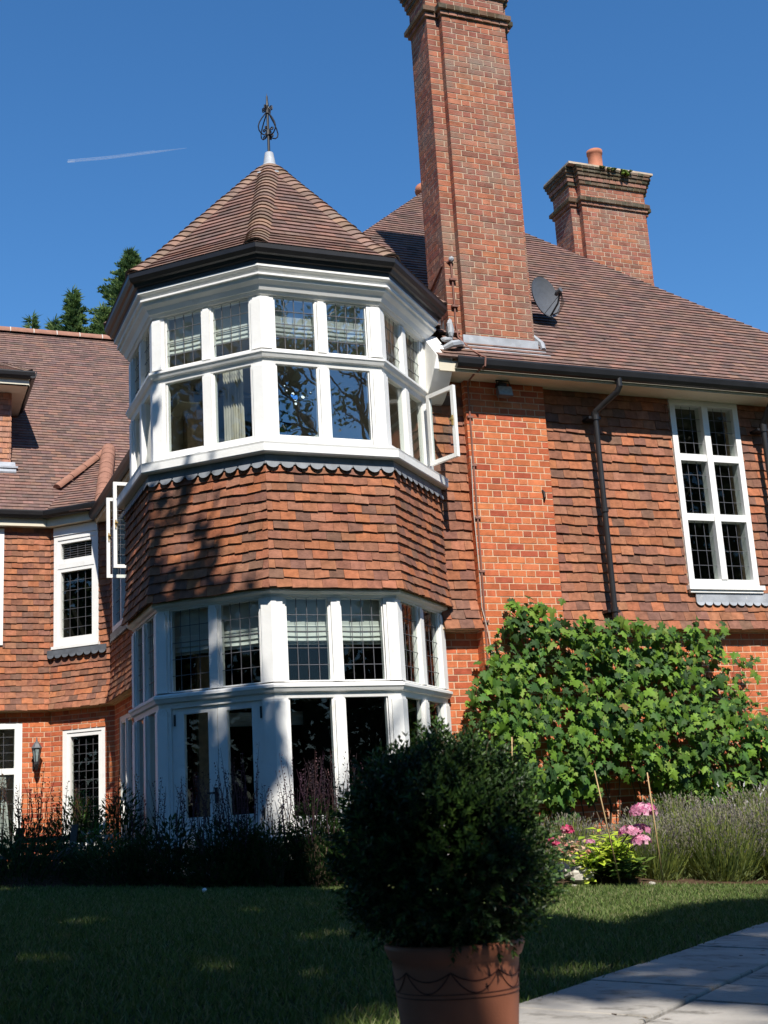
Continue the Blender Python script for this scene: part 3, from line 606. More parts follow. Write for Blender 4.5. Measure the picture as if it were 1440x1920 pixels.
# scalloped lead apron under the sill
b = MB(); sweep(b, [(1.60, 3.43), (1.612, 3.43), (1.605, 3.54)])
for al in VIS:
    h = 1.622 * T8; k = 9; s = 2 * h / k; f = OF(al, 1.622)
    for i in range(k):
        c0 = -h + s * (i + .5); r = .066
        P = [(c0 + r * math.cos(t), 3.445 - r * .92 * math.sin(t)) for t in [math.pi * q / 8 for q in range(9)]]
        b.face([f.p(a, c_, .004 + .02 * (3.445 - c_) / r) for a, c_ in P]); b.face([f.p(a, c_, -.004 + .02 * (3.445 - c_) / r) for a, c_ in reversed(P)])
        for (a, c_), (a2, c2) in zip(P, P[1:]):
            l1, l2 = .02 * (3.445 - c_) / r, .02 * (3.445 - c2) / r; b.face([f.p(a, c_, l1 - .004), f.p(a2, c2, l2 - .004), f.p(a2, c2, l2 + .004), f.p(a, c_, l1 + .004)])
b.build('lead_apron', 'apron', drum)

def storey(name, zs, zt0, zt1, zh, sillp, headp, z_lead_hi, upper_lead, doors=False, gl='glass'):
    """posts, mullions, rails of one storey; zs = bottom of glass, zt = transom, zh = top of glass"""
    b = MB(); ri, rg, rp = 1.45, 1.50, 1.548; hg = rg * T8
    sweep(b, sillp); sweep(b, headp)
    zf0 = sillp[-1][1]; zf1 = headp[0][1]
    for al in VIS + [EF]:
        f = OF(al, 0)
        def bx(u0, u1, v0, v1, n0, n1): b.box(f, u0, u1, v0, v1, n0, n1)
        isd = doors and al == BC
        for (z0, z1) in ((zs - .12, zt0), (zt1, zh)):
            for s in (-1, 1):          # half corner posts, mitred to the corner
                def post(w, r, a, c_):
                    b.hexa([f.p(s * (ri * T8), a, ri), f.p(s * (ri * T8 - .0) - s * w + s * (.04), a, ri), f.p(s * (r * T8 - w), a, r), f.p(s * r * T8, a, r),
                            f.p(s * (ri * T8), c_, ri), f.p(s * (ri * T8 - .0) - s * w + s * (.04), c_, ri), f.p(s * (r * T8 - w), c_, r), f.p(s * r * T8, c_, r)])
                post(.132, rp - .022, z0, z1 + .02); post(.112, rp, z0, z1 - .045); post(.09, rp - .008, z1 - .045, z1 - .02)
            if not (isd and z0 < 0.5):
                bx(-.060, .060, z0, z1 + .01, ri, rg + .022); bx(-.046, .046, z0, z1 - .04, rg + .022, rp); bx(-.032, .032, z1 - .04, z1 - .018, rg + .022, rp - .006)
            # inner frame rails
            e = hg - .125
            if not (isd and z0 < .5):
                for s in (-1, 1):
                    a, c_ = sorted((s * .058, s * e)); q = .012
                    bx(a, c_, z0 - .0, z0 + (.12 if z0 < zt0 else 0) + q, ri + .003, rg + .016); bx(a, c_, z1 - .012, z1 + .02, ri + .003, rg + .018)
                    bx(a, a + .012, z0, z1, ri + .006, rg + .012); bx(c_ - .012, c_, z0, z1, ri + .006, rg + .012)
                    if al == BC or s < 0: bx(a, a + .016, z0, z1, rg - .005, rg + .01)
        b_ = None
    tr = [(1.47, zt0 - .02), (1.525, zt0 - .018), (1.535, zt0 + .03), (1.56, zt0 + .04), (1.575, zt0 + .07), (1.585, zt1 - .055), (1.585, zt1 - .03), (1.54, zt1 - .012), (1.47, zt1)]
    sweep(b, tr)
    wo = b.build(name, 'white', house)
    for al in VIS:
        f = OF(al, rg)
        for s in (-1, 1):
            a0, a1 = sorted((s * .068, s * (hg - .133)))
            for (z0, z1, up) in ((zs, zt0 - .012, 0), (zt1, zh - .01, 1)):
                if doors and al == BC and not up: continue
                p = MB(); t = random.uniform(-.0015, .0015)
                g = gl if (al == CD and gl != 'glass') else ('glassd' if doors else 'glass')
                p.face([f.p(a0, z0, t), f.p(a1, z0, -t), f.p(a1, z1, -t), f.p(a0, z1, t)]); p.build('pane', g, wo)
                if up: leads(f, a0, a1, z0, z1, .003, upper_lead, wo, .003)
    return wo
up_sill = [(1.60, 3.525), (1.675, 3.528), (1.685, 3.54), (1.685, 3.612), (1.69, 3.63), (1.60, 3.652), (1.545, 3.665), (1.545, 3.69), (1.46, 3.69)]
up_head = [(1.46, 5.215), (1.545, 5.218), (1.565, 5.25), (1.575, 5.25), (1.60, 5.30), (1.64, 5.335), (1.645, 5.37), (1.672, 5.372), (1.672, 5.392), (1.60 + .05, 5.40), (1.665, 5.43), (1.69, 5.44), (1.70, 5.447), (1.70, 5.468), (1.60, 5.475)]
lo_sill = [(1.50, -.85), (1.50, -.12), (1.60, -.11), (1.60, -.06), (1.55, -.04), (1.46, -.03)]
lo_head = [(1.46, 2.145), (1.535, 2.147), (1.545, 2.165), (1.57, 2.175), (1.588, 2.19), (1.588, 2.214), (1.50, 2.222)]
us_ = storey('bay_window', 3.745, 4.51, 4.645, 5.215, up_sill, up_head, 5, (4, 4), gl='glassb')
ls_ = storey('bay_window', .10, 1.205, 1.34, 2.145, lo_sill, lo_head, 5, (4, 5), doors=True)
# french doors on the south west face
f = OF(BC, 1.50); hw = 1.5 * T8 - .12
for s in (-1, 1):
    b = MB(); a0, a1 = sorted((s * .004, s * hw)); st0, st1 = (.10, .13) if s > 0 else (.13, .10)
    for q in ((a0, a0 + st0, -.03, 1.19), (a1 - st1, a1, -.03, 1.19), (a0 + st0, a1 - st1, -.03, .16), (a0 + st0, a1 - st1, 1.125, 1.19)): b.box(f, *q, -.045, .0 if s < 0 else .002)
    d = b.build('french_door', 'white', house)
    p = MB(); p.face([f.p(a0 + st0, .16, -.02), f.p(a1 - st1, .16, -.02), f.p(a1 - st1, 1.125, -.02), f.p(a0 + st0, 1.125, -.02)]); p.build('pane', 'glassd', d)
    b = MB()
    for z in (.1, 1.02): b.box(f, s * (hw - .03) - .008, s * (hw - .03) + .008, z, z + .11, 0, .012)
    b.build('hinge', 'iron', d)
    if s < 0:
        b = MB(); b.box(f, -.045, -.015, .28, .42, 0, .01); b.box(f, -.036, -.024, .36, .38, .01, .05); b.box(f, -.10, -.024, .362, .378, .045, .06); b.build('handle', 'iron', d)
# room behind the bay
def octplate(mb, r, z): mb.face([OP(al, r, z, -1) for al in ALL8])
b = MB(); octplate(b, 1.49, 5.28); octplate(b, 1.49, 3.50)
b.face([V((3.42, 14.3, 3.504)), V((5.5, 14.3, 3.504)), V((5.5, 17, 3.504)), V((3.42, 17, 3.504))]); b.face([V((3.42, 14.3, 5.276)), V((5.5, 14.3, 5.276)), V((5.5, 17, 5.276)), V((3.42, 17, 5.276))])
b.wbox(3.42, 5.5, 16.9, 17, 3.4, 5.3); b.wbox(5.45, 5.5, 13.6, 17, 3.4, 5.3); b.wbox(3.42, 3.46, 14.5, 17, 3.4, 5.3)
sweep(b, [(1.47, 3.6), (1.47, 5.3)], [EF, 45, 135]); b.build('bay_room', 'room', house)
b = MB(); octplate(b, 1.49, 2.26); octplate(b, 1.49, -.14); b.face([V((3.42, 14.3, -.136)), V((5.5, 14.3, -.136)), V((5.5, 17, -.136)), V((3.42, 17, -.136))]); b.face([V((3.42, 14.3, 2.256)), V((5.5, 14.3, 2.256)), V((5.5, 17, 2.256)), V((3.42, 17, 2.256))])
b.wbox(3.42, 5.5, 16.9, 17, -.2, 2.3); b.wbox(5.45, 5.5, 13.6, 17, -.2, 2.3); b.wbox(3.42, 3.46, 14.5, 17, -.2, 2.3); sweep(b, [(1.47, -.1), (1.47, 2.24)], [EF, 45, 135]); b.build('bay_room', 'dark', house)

# roof of the bay
PR = [(1.795, 5.640), (1.50, 5.905), (.03, 7.56)]
b = MB(); sweep(b, [(1.55, 5.48), (1.70, 5.50), (1.72, 5.54), (1.76, 5.60), (1.50 - .01, 5.88), (.0, 7.52)]); br = b.build('bay_roof', 'under', house)
b = MB(); rows = []
for (r0, z0), (r1, z1) in zip(PR, PR[1:]):
    Ls = math.hypot(r1 - r0, z1 - z0)
    for al in ALL8:
        f0 = OF(al, r0); up = (V((0, 0, z1 - z0)) - f0.n * (r0 - r1)).normalized(); nn = f0.u.cross(up).normalized()
        if nn.z < 0: nn = -nn
        fr_ = Fr(f0.p(0, z0, 0), f0.u, up, nn)
        tiles(b, fr_, 0, Ls, .1, .165, lambda v: [(-(r0 + (r1 - r0) * v / Ls) * T8, (r0 + (r1 - r0) * v / Ls) * T8)], pal=RT, th=.019, jv=.002, jn=.002)
b.build('roof_tiles', 'roof', br)
b = MB()
for al in ALL8:
    u1 = OF(al, 1).u; u2 = OF(al + 45, 1).u; hd = V((math.cos(R(al + 22.5)), math.sin(R(al + 22.5)), 0))
    for (r0, z0), (r1, z1) in zip(PR, PR[1:]):
        P0, P1 = OP(al, r0, z0, 1), OP(al, r1, z1, 1)
        bonnets(b, P0, P1, -u1, u2, hd * (z1 - z0) + V((0, 0, r0 - r1)), w=.13, g=.106, pal=HP, bulge=.075, skip=lambda p: math.hypot(p.x - CX, p.y - CY) < .16)
b.build('hip_tiles', 'roof', br)
b = MB(); sweep(b, [(1.56, 5.47), (1.70, 5.472), (1.705, 5.51), (1.735, 5.515), (1.75, 5.55), (1.775, 5.56), (1.797, 5.60), (1.80, 5.645), (1.785, 5.645), (1.77, 5.60), (1.70, 5.58)]); b.build('eaves_gutter', 'black', br)
b = MB()
for k in range(8):
    a = OP(k * 45, .28, 7.325, -1); c_ = OP(k * 45, .28, 7.325, 1); b.face([a, c_, V((CX, CY, 7.62))])
b.lathe((CX, CY, 7.54), [(.10, -.03), (.075, .02), (.065, .08), (.05, .17), (.03, .18), (0, .18)], 20); b.build('lead_cap', 'lead', br)
# wrought iron finial
b = MB(); b.tube([(CX, CY, 7.65), (CX, CY, 8.375), (CX, CY, 8.46)], [.017, .015, .011], 8); b.tube([(CX, CY, 8.30), (CX, CY, 8.33), (CX, CY, 8.50)], [.014, .022, .001], 8)
fin = b.build('finial', 'iron', br)
b = MB()
def curl(b, ang, pts, w=.010):
    d = V((math.cos(ang), math.sin(ang), 0)); b.tube([V((CX, CY, 0)) + d * r * .87 + V((0, 0, 7.93 + (z - 8.05) * .78)) for r, z in pts], w, 5)
for k in range(4):
    a = R(20 + 90 * k)
    curl(b, a, [(.018, 8.46), (.05, 8.40), (.10, 8.32), (.145, 8.23), (.165, 8.16), (.155, 8.10), (.12, 8.06), (.07, 8.05), (.02, 8.08)], .008)
    for zc, sc_ in ((8.53, 1), (8.50, -1), (8.17, 1), (8.05, -1)):
        curl(b, a + .4, [(.012, zc - .05 * sc_), (.03, zc - .01 * sc_), (.055, zc + .02 * sc_), (.075, zc + .01 * sc_), (.075, zc - .015 * sc_), (.058, zc - .02 * sc_), (.05, zc - .005 * sc_)], .0085)
b.lathe((CX, CY, 8.25), [(.001, -.03), (.028, -.02), (.03, .02), (.001, .03)], 8); b.lathe((CX, CY, 7.977), [(.001, -.04), (.03, -.03), (.03, .03), (.001, .04)], 8)
b.build('scrolls', 'iron', fin)
# stickers on the pane
pane = MB(); f = OF(CD, 1.512)
def blobflat(mb, u, v, s, n=7):
    P = [(u + s * random.uniform(.6, 1.2) * math.cos(6.283 * k / n), v + s * random.uniform(.6, 1.2) * math.sin(6.283 * k / n)) for k in range(n)]; mb.face([f.p(a, c_, 0) for a, c_ in P])
for u, v, s in ((-.33, 4.19, .018), (-.305, 4.13, .014), (-.225, 4.165, .02), (-.30, 4.09, .014), (-.41, 4.27, .007), (-.39, 4.22, .008), (-.14, 4.22, .007)): blobflat(pane, u, v, s)
pane.build('window_sticker', 'pale', us_); pane = MB(); blobflat(pane, -.30, 4.155, .03); blobflat(pane, -.335, 4.17, .02); pane.build('window_sticker', 'blue', us_)

# ---- things inside the windows
def blindx(f, u0, u1, z0, z1, label, group, fringe=False):
    b = MB(); K = 10
    fold = [(z1, 0), (z0 + .16, 0), (z0 + .15, .015), (z0 + .10, .022), (z0 + .095, .004), (z0 + .05, .03), (z0 + .045, .006), (z0, .036), (z0, .0)]
    U = [u0 + (u1 - u0) * k / K for k in range(K + 1)]
    for (za, na), (zb, nb) in zip(fold, fold[1:]):
        for k in range(K):
            sg = lambda kk: -.008 * math.sin(math.pi * kk / K)
            b.face([f.p(U[k], za + sg(k) * (za < z0 + .2), na), f.p(U[k + 1], za + sg(k + 1) * (za < z0 + .2), na), f.p(U[k + 1], zb + sg(k + 1), nb), f.p(U[k], zb + sg(k), nb)])
    o = b.build('roman_blind', 'blind', None, True, label=label, category='blind', group=group)
    if fringe:
        b = MB(); n = int((u1 - u0) / .013)
        for k in range(n): b.box(f, u0 + k * .013, u0 + k * .013 + .006, z0 - .035, z0, .01, .014)
        b.build('fringe', 'blind', o)
gA, gB = 'roman blinds in the upper bay', 'fringed blinds in the lower bay'
side = {BC: 'left angled face', CD: 'front face'}
for al in (BC, CD):
    for s in (-1, 1):
        f = OF(al, 1.40); a, c_ = sorted((s * .02, s * .56)); pos = 'left' if s < 0 else 'right'
        blindx(f, a, c_, 4.84, 5.27, f'white roman blind in {pos} upper light of upper bay window, {side[al]}', gA)
        blindx(f, a, c_, 1.74, 2.24, f'white fringed blind in {pos} upper light of ground floor bay, {side[al]}', gB, True)
def drape(f, u0, u1, z0, z1, n0, amp, label, m='curtain'):
    b = MB(); K = 26
    for k in range(K):
        a, c_ = u0 + (u1 - u0) * k / K, u0 + (u1 - u0) * (k + 1) / K; na, nc = n0 + amp * math.sin(k * 1.9), n0 + amp * math.sin((k + 1) * 1.9)
        b.face([f.p(a, z0, na), f.p(c_, z0, nc), f.p(c_ * .96 + .0, z1, nc), f.p(a * .96, z1, na)])
    b.build('curtain', m, None, True, label=label, category='curtain')
drape(OF(BC, 1.30), .05, .28, 3.55, 4.66, 0, .02, 'cream curtain hanging behind upper bay window, left angled face')
drape(LWl, 1.2, 1.97, -.1, 1.02, -.35, .02, 'pale curtain drawn behind lower pane of ground floor window beside wall lantern', 'blind')
b = MB(); b.lathe((4.03, 11.53, 3.69), [(.0, 0), (.06, 0), (.065, .05), (.05, .10), (.03, .115), (0, .115)], 16); b.build('white_jug', 'blind', None, True, label='small white ornament standing on upper bay window sill', category='ornament')
t = thing('potted_orchid', 'white orchid in pot on the sill of tall right hand window', 'orchid', (9.5, 12.62, 2.56))
b = MB(); b.lathe((9.50, 12.62, 2.56), [(0, 0), (.05, 0), (.065, .11), (.0, .10)], 14); o = b.build('flowerpot', 'blind', None, True); keep(o, t)
b = MB(); b.tube([(9.50, 12.62, 2.66), (9.51, 12.6, 2.9), (9.46, 12.6, 3.05), (9.42, 12.58, 3.08)], .004, 5, (.08, .14, .04)); o = b.build('stem', 'leaf'); keep(o, t)
b = MB()
for k in range(26): b.blob((9.46 + random.gauss(0, .035), 12.59, 2.99 + random.gauss(0, .06)), .017, .01, .017, (.8, .8, .78), 6, 4, .3)
o = b.build('blossoms', 'petal'); keep(o, t)

# ---- fixtures on the house
t = thing('floodlight', 'grey security floodlight under the eaves on brick pilaster', 'floodlight', (6.48, 12.2, 4.62))
f = Fr((6.48, 12.10, 4.655), (1, 0, 0), (0, .25, .97), (0, -.97, .25))
b = MB(); b.hexa([f.p(-.07, -.045, -.09), f.p(.07, -.045, -.09), f.p(.092, -.062, -.005), f.p(-.092, -.062, -.005), f.p(-.07, .045, -.09), f.p(.07, .045, -.09), f.p(.092, .062, -.005), f.p(-.092, .062, -.005)]); keep(b.build('housing', 'grey'), t)
b = MB(); b.box(f, -.085, .085, -.055, .055, -.004, .004); keep(b.build('lens', 'lampg'), t)
b = MB(); b.tube([(6.40, 12.12, 4.70), (6.40, 12.16, 4.79), (6.56, 12.16, 4.79), (6.56, 12.12, 4.70)], .008, 6); b.wbox(6.43, 6.53, 12.15, 12.245, 4.73, 4.77); keep(b.build('bracket', 'iron'), t)
t = thing('satellite_dish', 'dark grey satellite dish beside the tall chimney, tilted over roof', 'satellite dish', (7.1, 12.7, 5.9))
dc = V((7.47, 12.78, 6.155)); dn = V((.30, -.93, .10)).normalized(); ax = Fr(dc, V((0, 0, 1)).cross(dn), V((-.12, 0, 1)), dn)
ax.v = (ax.v - ax.n * ax.v.dot(ax.n)).normalized(); ax.u = ax.v.cross(ax.n)
b = MB(); rings = [[ax.p(.23 * r * math.cos(a) * (1 - .0), .265 * r * math.sin(a), .05 * r * r) for a in [2 * math.pi * k / 32 for k in range(32)]] for r in (.01, .3, .6, .85, 1, 1.03)]
for A, B_ in zip(rings, rings[1:]):
    for k in range(32): b.face([A[k], A[(k + 1) % 32], B_[(k + 1) % 32], B_[k]])
bk = [[p - dn * .012 for p in r] for r in rings]
for A, B_ in zip(bk, bk[1:]):
    for k in range(32): b.face([A[k], B_[k], B_[(k + 1) % 32], A[(k + 1) % 32]])
keep(b.build('dish', 'grey', None, True), t)
b = MB(); b.tube([ax.p(0, -.26, .04), ax.p(0, -.16, .20), ax.p(0, -.05, .27)], .012, 6); b.tube([ax.p(-.1, -.24, .03), ax.p(0, -.07, .26)], .004, 5); b.tube([ax.p(0, 0, -.02), ax.p(0, -.02, -.10), V((7.09, 12.72, 6.06))], .02, 8); b.wbox(7.095, 7.11, 12.62, 12.80, 5.96, 6.14); keep(b.build('arm', 'iron'), t)
b = MB(); b.tube([ax.p(0, -.05, .20), ax.p(0, -.03, .24), ax.p(0, -.02, .30)], [.02, .032, .03], 10); keep(b.build('receiver', 'grey'), t)
b = MB()
for k in range(3): b.tube([ax.p(.01 * k, -.04, .28), ax.p(.03 + .02 * k, -.16, .24), ax.p(.02 * k, -.26, .16), ax.p(0, -.25, .05)], .004, 4)
keep(b.build('lead_wire', 'dcable'), t)
# cable lying on the roof
def onroof(x, y, h=.03): return V((x, y, ZE + (y - YE) + h))
b = MB(); b.tube([onroof(x, y) for x, y in ((7.12, 12.58), (7.25, 12.60), (7.42, 12.56), (7.55, 12.47), (7.75, 12.44), (8.0, 12.50), (8.2, 12.62), (8.32, 12.68))], .014, 6); b.tube([onroof(8.32, 12.68), onroof(8.45, 12.58), onroof(8.6, 12.56)], .009, 5); b.tube([onroof(8.2, 12.75), onroof(8.35, 12.66), onroof(8.6, 12.62)], .007, 5)
b.build('roof_cable', 'dcable', None, False, label='dark cable trailing over roof tiles below the satellite dish', category='cable')
t = thing('wall_lantern', 'black coach lantern on brick wall between ground floor windows', 'wall lantern', (2.285, 20.1, 1.3))
b = MB(); q = V((2.285, 19.99, 0))
b.lathe((q.x, q.y, 1.40), [(.085, .0), (.07, .02), (.045, .065), (.015, .10), (.006, .16)], 6); keep(b.build('canopy', 'grey'), t)
b = MB(); b.lathe((q.x, q.y, 1.2), [(.035, 0), (.066, .20)], 6); keep(b.build('glass_body', 'lampg'), t)
b = MB(); b.lathe((q.x, q.y, 1.06), [(.0, 0), (.02, .03), (.045, .10), (.04, .14)], 8); b.wbox(2.24, 2.33, 20.12, 20.147, 1.10, 1.30); b.tube([(2.285, 20.13, 1.17), (2.285, 20.05, 1.08), (2.285, 19.99, 1.12)], .012, 6)
for k in range(6): a = 6.283 * k / 6; b.tube([(q.x + .035 * math.cos(a), q.y + .035 * math.sin(a), 1.2), (q.x + .068 * math.cos(a), q.y + .068 * math.sin(a), 1.4)], .006, 4)
keep(b.build('cage', 'iron'), t)

# ================================================================== THE GROUND
EDGE = [(-14, 17.0), (-3, 13.2), (1.05, 11.81), (2.68, 11.22), (4.15, 10.98), (5.3, 10.66), (6.48, 10.38), (7.77, 10.22), (12, 10.0), (24, 10.0)]
def edge_y(x):
    for (x0, y0), (x1, y1) in zip(EDGE, EDGE[1:]):
        if x0 <= x <= x1: return y0 + (y1 - y0) * (x - x0) / (x1 - x0)
    return EDGE[0][1] if x < EDGE[0][0] else EDGE[-1][1]
b = MB()
xs = [-900, -200, -60, -25] + [-12 + k for k in range(0, 31)] + [30, 60, 200, 900]; ys = [-900, -200, -60, -25] + [-10 + k for k in range(0, 36)] + [40, 80, 200, 900]
def gzf(x, y):
    cx_, cy_ = max(-12, min(18, x)), max(-10, min(25, y)); return gz(cx_, cy_)
for i in range(len(xs) - 1):
    for j in range(len(ys) - 1):
        b.face([V((x, y, gzf(x, y))) for x, y in ((xs[i], ys[j]), (xs[i + 1], ys[j]), (xs[i + 1], ys[j + 1]), (xs[i], ys[j + 1]))])
b.build('lawn', 'turf', None, True, kind='structure')
b = MB()
for k in range(120):
    x0, x1 = -12 + k * .25, -12 + (k + 1) * .25
    for j in range(8):
        def P(x, t):
            y0 = edge_y(x) + .025 * math.sin(x * 9) + .02 * math.sin(x * 23); y = y0 + (15.5 - y0) * t
            return V((x, y, gz(x, y) + .012 + .06 * math.sin(math.pi * min(1, t * 2.2)) * (t < .45) + (.05 if 0 < t else 0) * random.random()))
        random.seed(k * 50 + j); a = P(x0, j / 8); random.seed((k + 1) * 50 + j); c_ = P(x1, j / 8); random.seed((k + 1) * 50 + j + 1); d = P(x1, (j + 1) / 8); random.seed(k * 50 + j + 1); e = P(x0, (j + 1) / 8)
        b.face([a, c_, d, e])
b.build('flower_bed', 'soil', None, True, kind='structure')
random.seed(11)
# paved path
pd = V((.75, .66, 0)).normalized(); pn = V((.66, -.75, 0)).normalized(); po = V((1.873, 3.738, 0))
b = MB()
def slab(s0, s1, t0, t1):
    g = .009; P = []
    for s_, t_ in ((s0 + g, t0 + g), (s1 - g, t0 + g), (s1 - g, t1 - g), (s0 + g, t1 - g)):
        s_ += random.uniform(-.006, .006); t_ += random.uniform(-.005, .005); q = po + pd * s_ + pn * t_; P.append(V((q.x, q.y, gz(q.x, q.y))))
    j = random.uniform(.012, .02); c_ = (P[0] + P[2]) / 2
    P1 = [p + V((0, 0, j)) for p in P]; P2 = [p.lerp(c_, .012) + V((0, 0, j + .006)) for p in P]
    b.face(P2)
    for k in range(4): b.face([P1[k], P1[(k + 1) % 4], P2[(k + 1) % 4], P2[k]]); b.face([P[k], P[(k + 1) % 4], P1[(k + 1) % 4], P1[k]])
for r, (t0, t1) in enumerate(((0, .45), (.45, 1.05), (1.05, 1.65), (1.65, 2.1))):
    s = -4 + r * .27
    while s < 12:
        l = random.choice((.45, .6, .75, .9)); slab(s, s + l, t0, t1); s += l
b.build('path', 'stone', None, False, kind='structure')
b = MB(); P = [po + pd * s + pn * t for s, t in ((-4.5, .01), (12.5, .01), (12.5, 2.1), (-4.5, 2.1))]; b.face([V((p.x, p.y, gz(p.x, p.y) + .005)) for p in P]); b.build('path_bedding', 'soil', None, False, kind='structure')

def in_path(x, y, m=.0):
    q = V((x, y, 0)) - po; return -m < q.dot(pn) < 2.1 + m
# grass
gc = [(.115, .175, .038), (.095, .15, .032), (.135, .19, .048), (.17, .21, .07), (.08, .125, .028), (.22, .22, .10)]
b = MB(); n = 0
right2, up2 = CR, CU
while n < 150000:
    d = 1.6 + (12.5 - 1.6) * random.random() ** .75; lat = random.uniform(-.33, .33) * d * (1.04 if n % 4 else 1.9)
    x = CF.x * d + CR.x * lat; y = CF.y * d + CR.y * lat
    dd = math.hypot(x, y); 
    if y > edge_y(x) + .02 or in_path(x, y, -.02) : n += 1; continue
    h = random.uniform(.022, .05) * (1.25 if y > edge_y(x) - .08 else 1); p = V((x, y, gz(x, y) - .003)); a = random.uniform(0, 6.283); wd = .0016 + .00035 * d
    s = V((math.cos(a), math.sin(a), 0)); l = V((random.gauss(0, .35), random.gauss(0, .35), 1)).normalized()
    b.face([p - s * wd, p + s * wd, p + l * h * .6 + s * wd * .7, p + l * h + V((l.x, l.y, 0)) * h * .5, p + l * h * .6 - s * wd * .7], vary(random.choice(gc), .25)); n += 1
b.build('grass', 'blade', None, False, kind='stuff')

b = MB()
for k in range(150):
    if k < 70: q = po + pd * random.uniform(-1, 7) + pn * abs(random.gauss(0, .5)); hgt = .024
    else: q = V((random.uniform(-1, 7), random.uniform(3, 10.3), 0)); hgt = .03
    a = random.uniform(0, 6.283); s_ = random.uniform(.008, .022); p = V((q.x, q.y, gz(q.x, q.y) + hgt)); u_ = V((math.cos(a), math.sin(a), random.uniform(-.1, .2))) * s_; w_ = V((-math.sin(a), math.cos(a), random.uniform(-.2, .2))) * s_ * .5
    b.face([p - u_, p - w_, p + u_, p + w_], vary(random.choice([(.10, .06, .03), (.16, .10, .04), (.05, .035, .02), (.18, .15, .05)]), .2))
b.build('leaf_litter', 'leaf', None, False, kind='stuff')

# ================================================================== PLANTS
def leaf(mb, p, d, n, Ln, Wd, c, fold=.25, base=.0):
    d = d.normalized(); s = d.cross(n)
    if s.length < 1e-4: s = d.orthogonal()
    s.normalize(); nn = s.cross(d).normalized(); m = p + d * Ln * .45
    mb.v += [tuple(p), tuple(m + s * Wd * .5 + nn * Wd * fold), tuple(p + d * Ln), tuple(m - s * Wd * .5 + nn * Wd * fold)]
    i = len(mb.v) - 4; mb.f += [(i, i + 1, i + 2), (i, i + 2, i + 3)]; mb.c += [c, c]
def rv(): 
    while 1:
        v = V((random.uniform(-1, 1), random.uniform(-1, 1), random.uniform(-1, 1)))
        if .05 < v.length < 1: return v.normalized()
# clay pot and clipped shrub
PX, PY = 1.205, 2.700; zr = -.262; zg = gz(PX, PY)
t = thing('plant_pot', 'large terracotta pot with garland pattern standing on lawn by paved path', 'plant pot', (PX, PY, zg))
b = MB(); b.lathe((PX, PY, 0), [(.0, zg + .01), (.115, zg + .01), (.120, zg + .03), (.1385, zr - .045), (.1395, zr - .03), (.146, zr - .026), (.150, zr - .016), (.154, zr - .006), (.155, zr), (.150, zr + .006), (.144, zr + .003), (.140, zr - .015), (.136, zr - .03), (.0, zr - .03)], 72)
keep(b.build('pot_body', 'pot', None, True), t)
b = MB()
def pr(z): return .1385 - (.1385 - .120) * (zr - .045 - z) / (zr - .045 - zg - .03) + .0008
for z in (zr - .092, zr - .101): b.tube([(PX + pr(z) * math.cos(a), PY + pr(z) * math.sin(a), z) for a in [2 * math.pi * k / 72 for k in range(73)]], .0009, 4)
for k in range(8):
    for dz in (.018, .042):
        a0 = 2 * math.pi * (k + .35) / 8; P = []
        for q in range(13): a = a0 + 2 * math.pi / 8 * q / 12; z = zr - .048 - dz * 4 * (q / 12) * (1 - q / 12); P.append((PX + pr(z) * math.cos(a), PY + pr(z) * math.sin(a), z))
        b.tube(P, .0013, 4)
keep(b.build('garland_relief', 'potline'), t)
b = MB(); b.lathe((PX, PY, zr - .028), [(.138, 0), (.08, .006), (0, .008)], 24); keep(b.build('potting_soil', 'soil'), t)
t = thing('box_shrub', 'dense dark rounded box shrub growing in terracotta pot', 'shrub', (PX, PY, zr - .02))
b = MB(); tw = MB()
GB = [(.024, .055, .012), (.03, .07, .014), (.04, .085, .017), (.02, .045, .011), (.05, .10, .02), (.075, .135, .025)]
bc = V((PX - .012, PY, -.040))
for k in range(4000):
    d = rv(); 
    rx, rz = .212, .215
    if d.z < 0: rx = .225 * (1 + .30 * d.z * d.z); rz = .235
    r = random.uniform(.72, 1.0) if random.random() < .75 else random.uniform(.3, .8)
    lump = 1 + .10 * math.sin(d.x * 5 + 1) * math.cos(d.z * 6) + .07 * math.sin(d.y * 9 + d.z * 7) + random.gauss(0, .035)
    e = bc + V((d.x * rx, d.y * rx, d.z * rz)) * r * lump
    g = (d + V((0, 0, .55)) + rv() * .45).normalized(); Ls = random.uniform(.03, .062); st = e - g * Ls * .4
    if r > .8 and random.random() < .5: tw.tube([st, e + g * Ls * .5], .0008, 3, (.10, .12, .04), False)
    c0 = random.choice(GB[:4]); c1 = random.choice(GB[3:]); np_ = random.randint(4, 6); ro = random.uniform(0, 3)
    s1 = g.orthogonal().normalized(); s2 = g.cross(s1)
    for q in range(np_):
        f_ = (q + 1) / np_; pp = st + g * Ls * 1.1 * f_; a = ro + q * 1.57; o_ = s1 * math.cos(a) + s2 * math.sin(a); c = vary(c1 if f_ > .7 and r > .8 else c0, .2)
        for sg in (1, -1):
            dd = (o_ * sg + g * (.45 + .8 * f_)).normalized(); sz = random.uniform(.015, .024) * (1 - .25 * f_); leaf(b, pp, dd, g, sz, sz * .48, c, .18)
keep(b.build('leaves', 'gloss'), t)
tw.tube([(PX, PY, zr - .03), (PX, PY, -.12)], .012, 6); 
for k in range(14): d = rv(); d.z = abs(d.z) * .6; tw.tube([(PX, PY, -.22), bc + V((d.x * .15, d.y * .15, d.z * .15))], .004, 4, None, False)
keep(tw.build('branches', 'bark'), t)

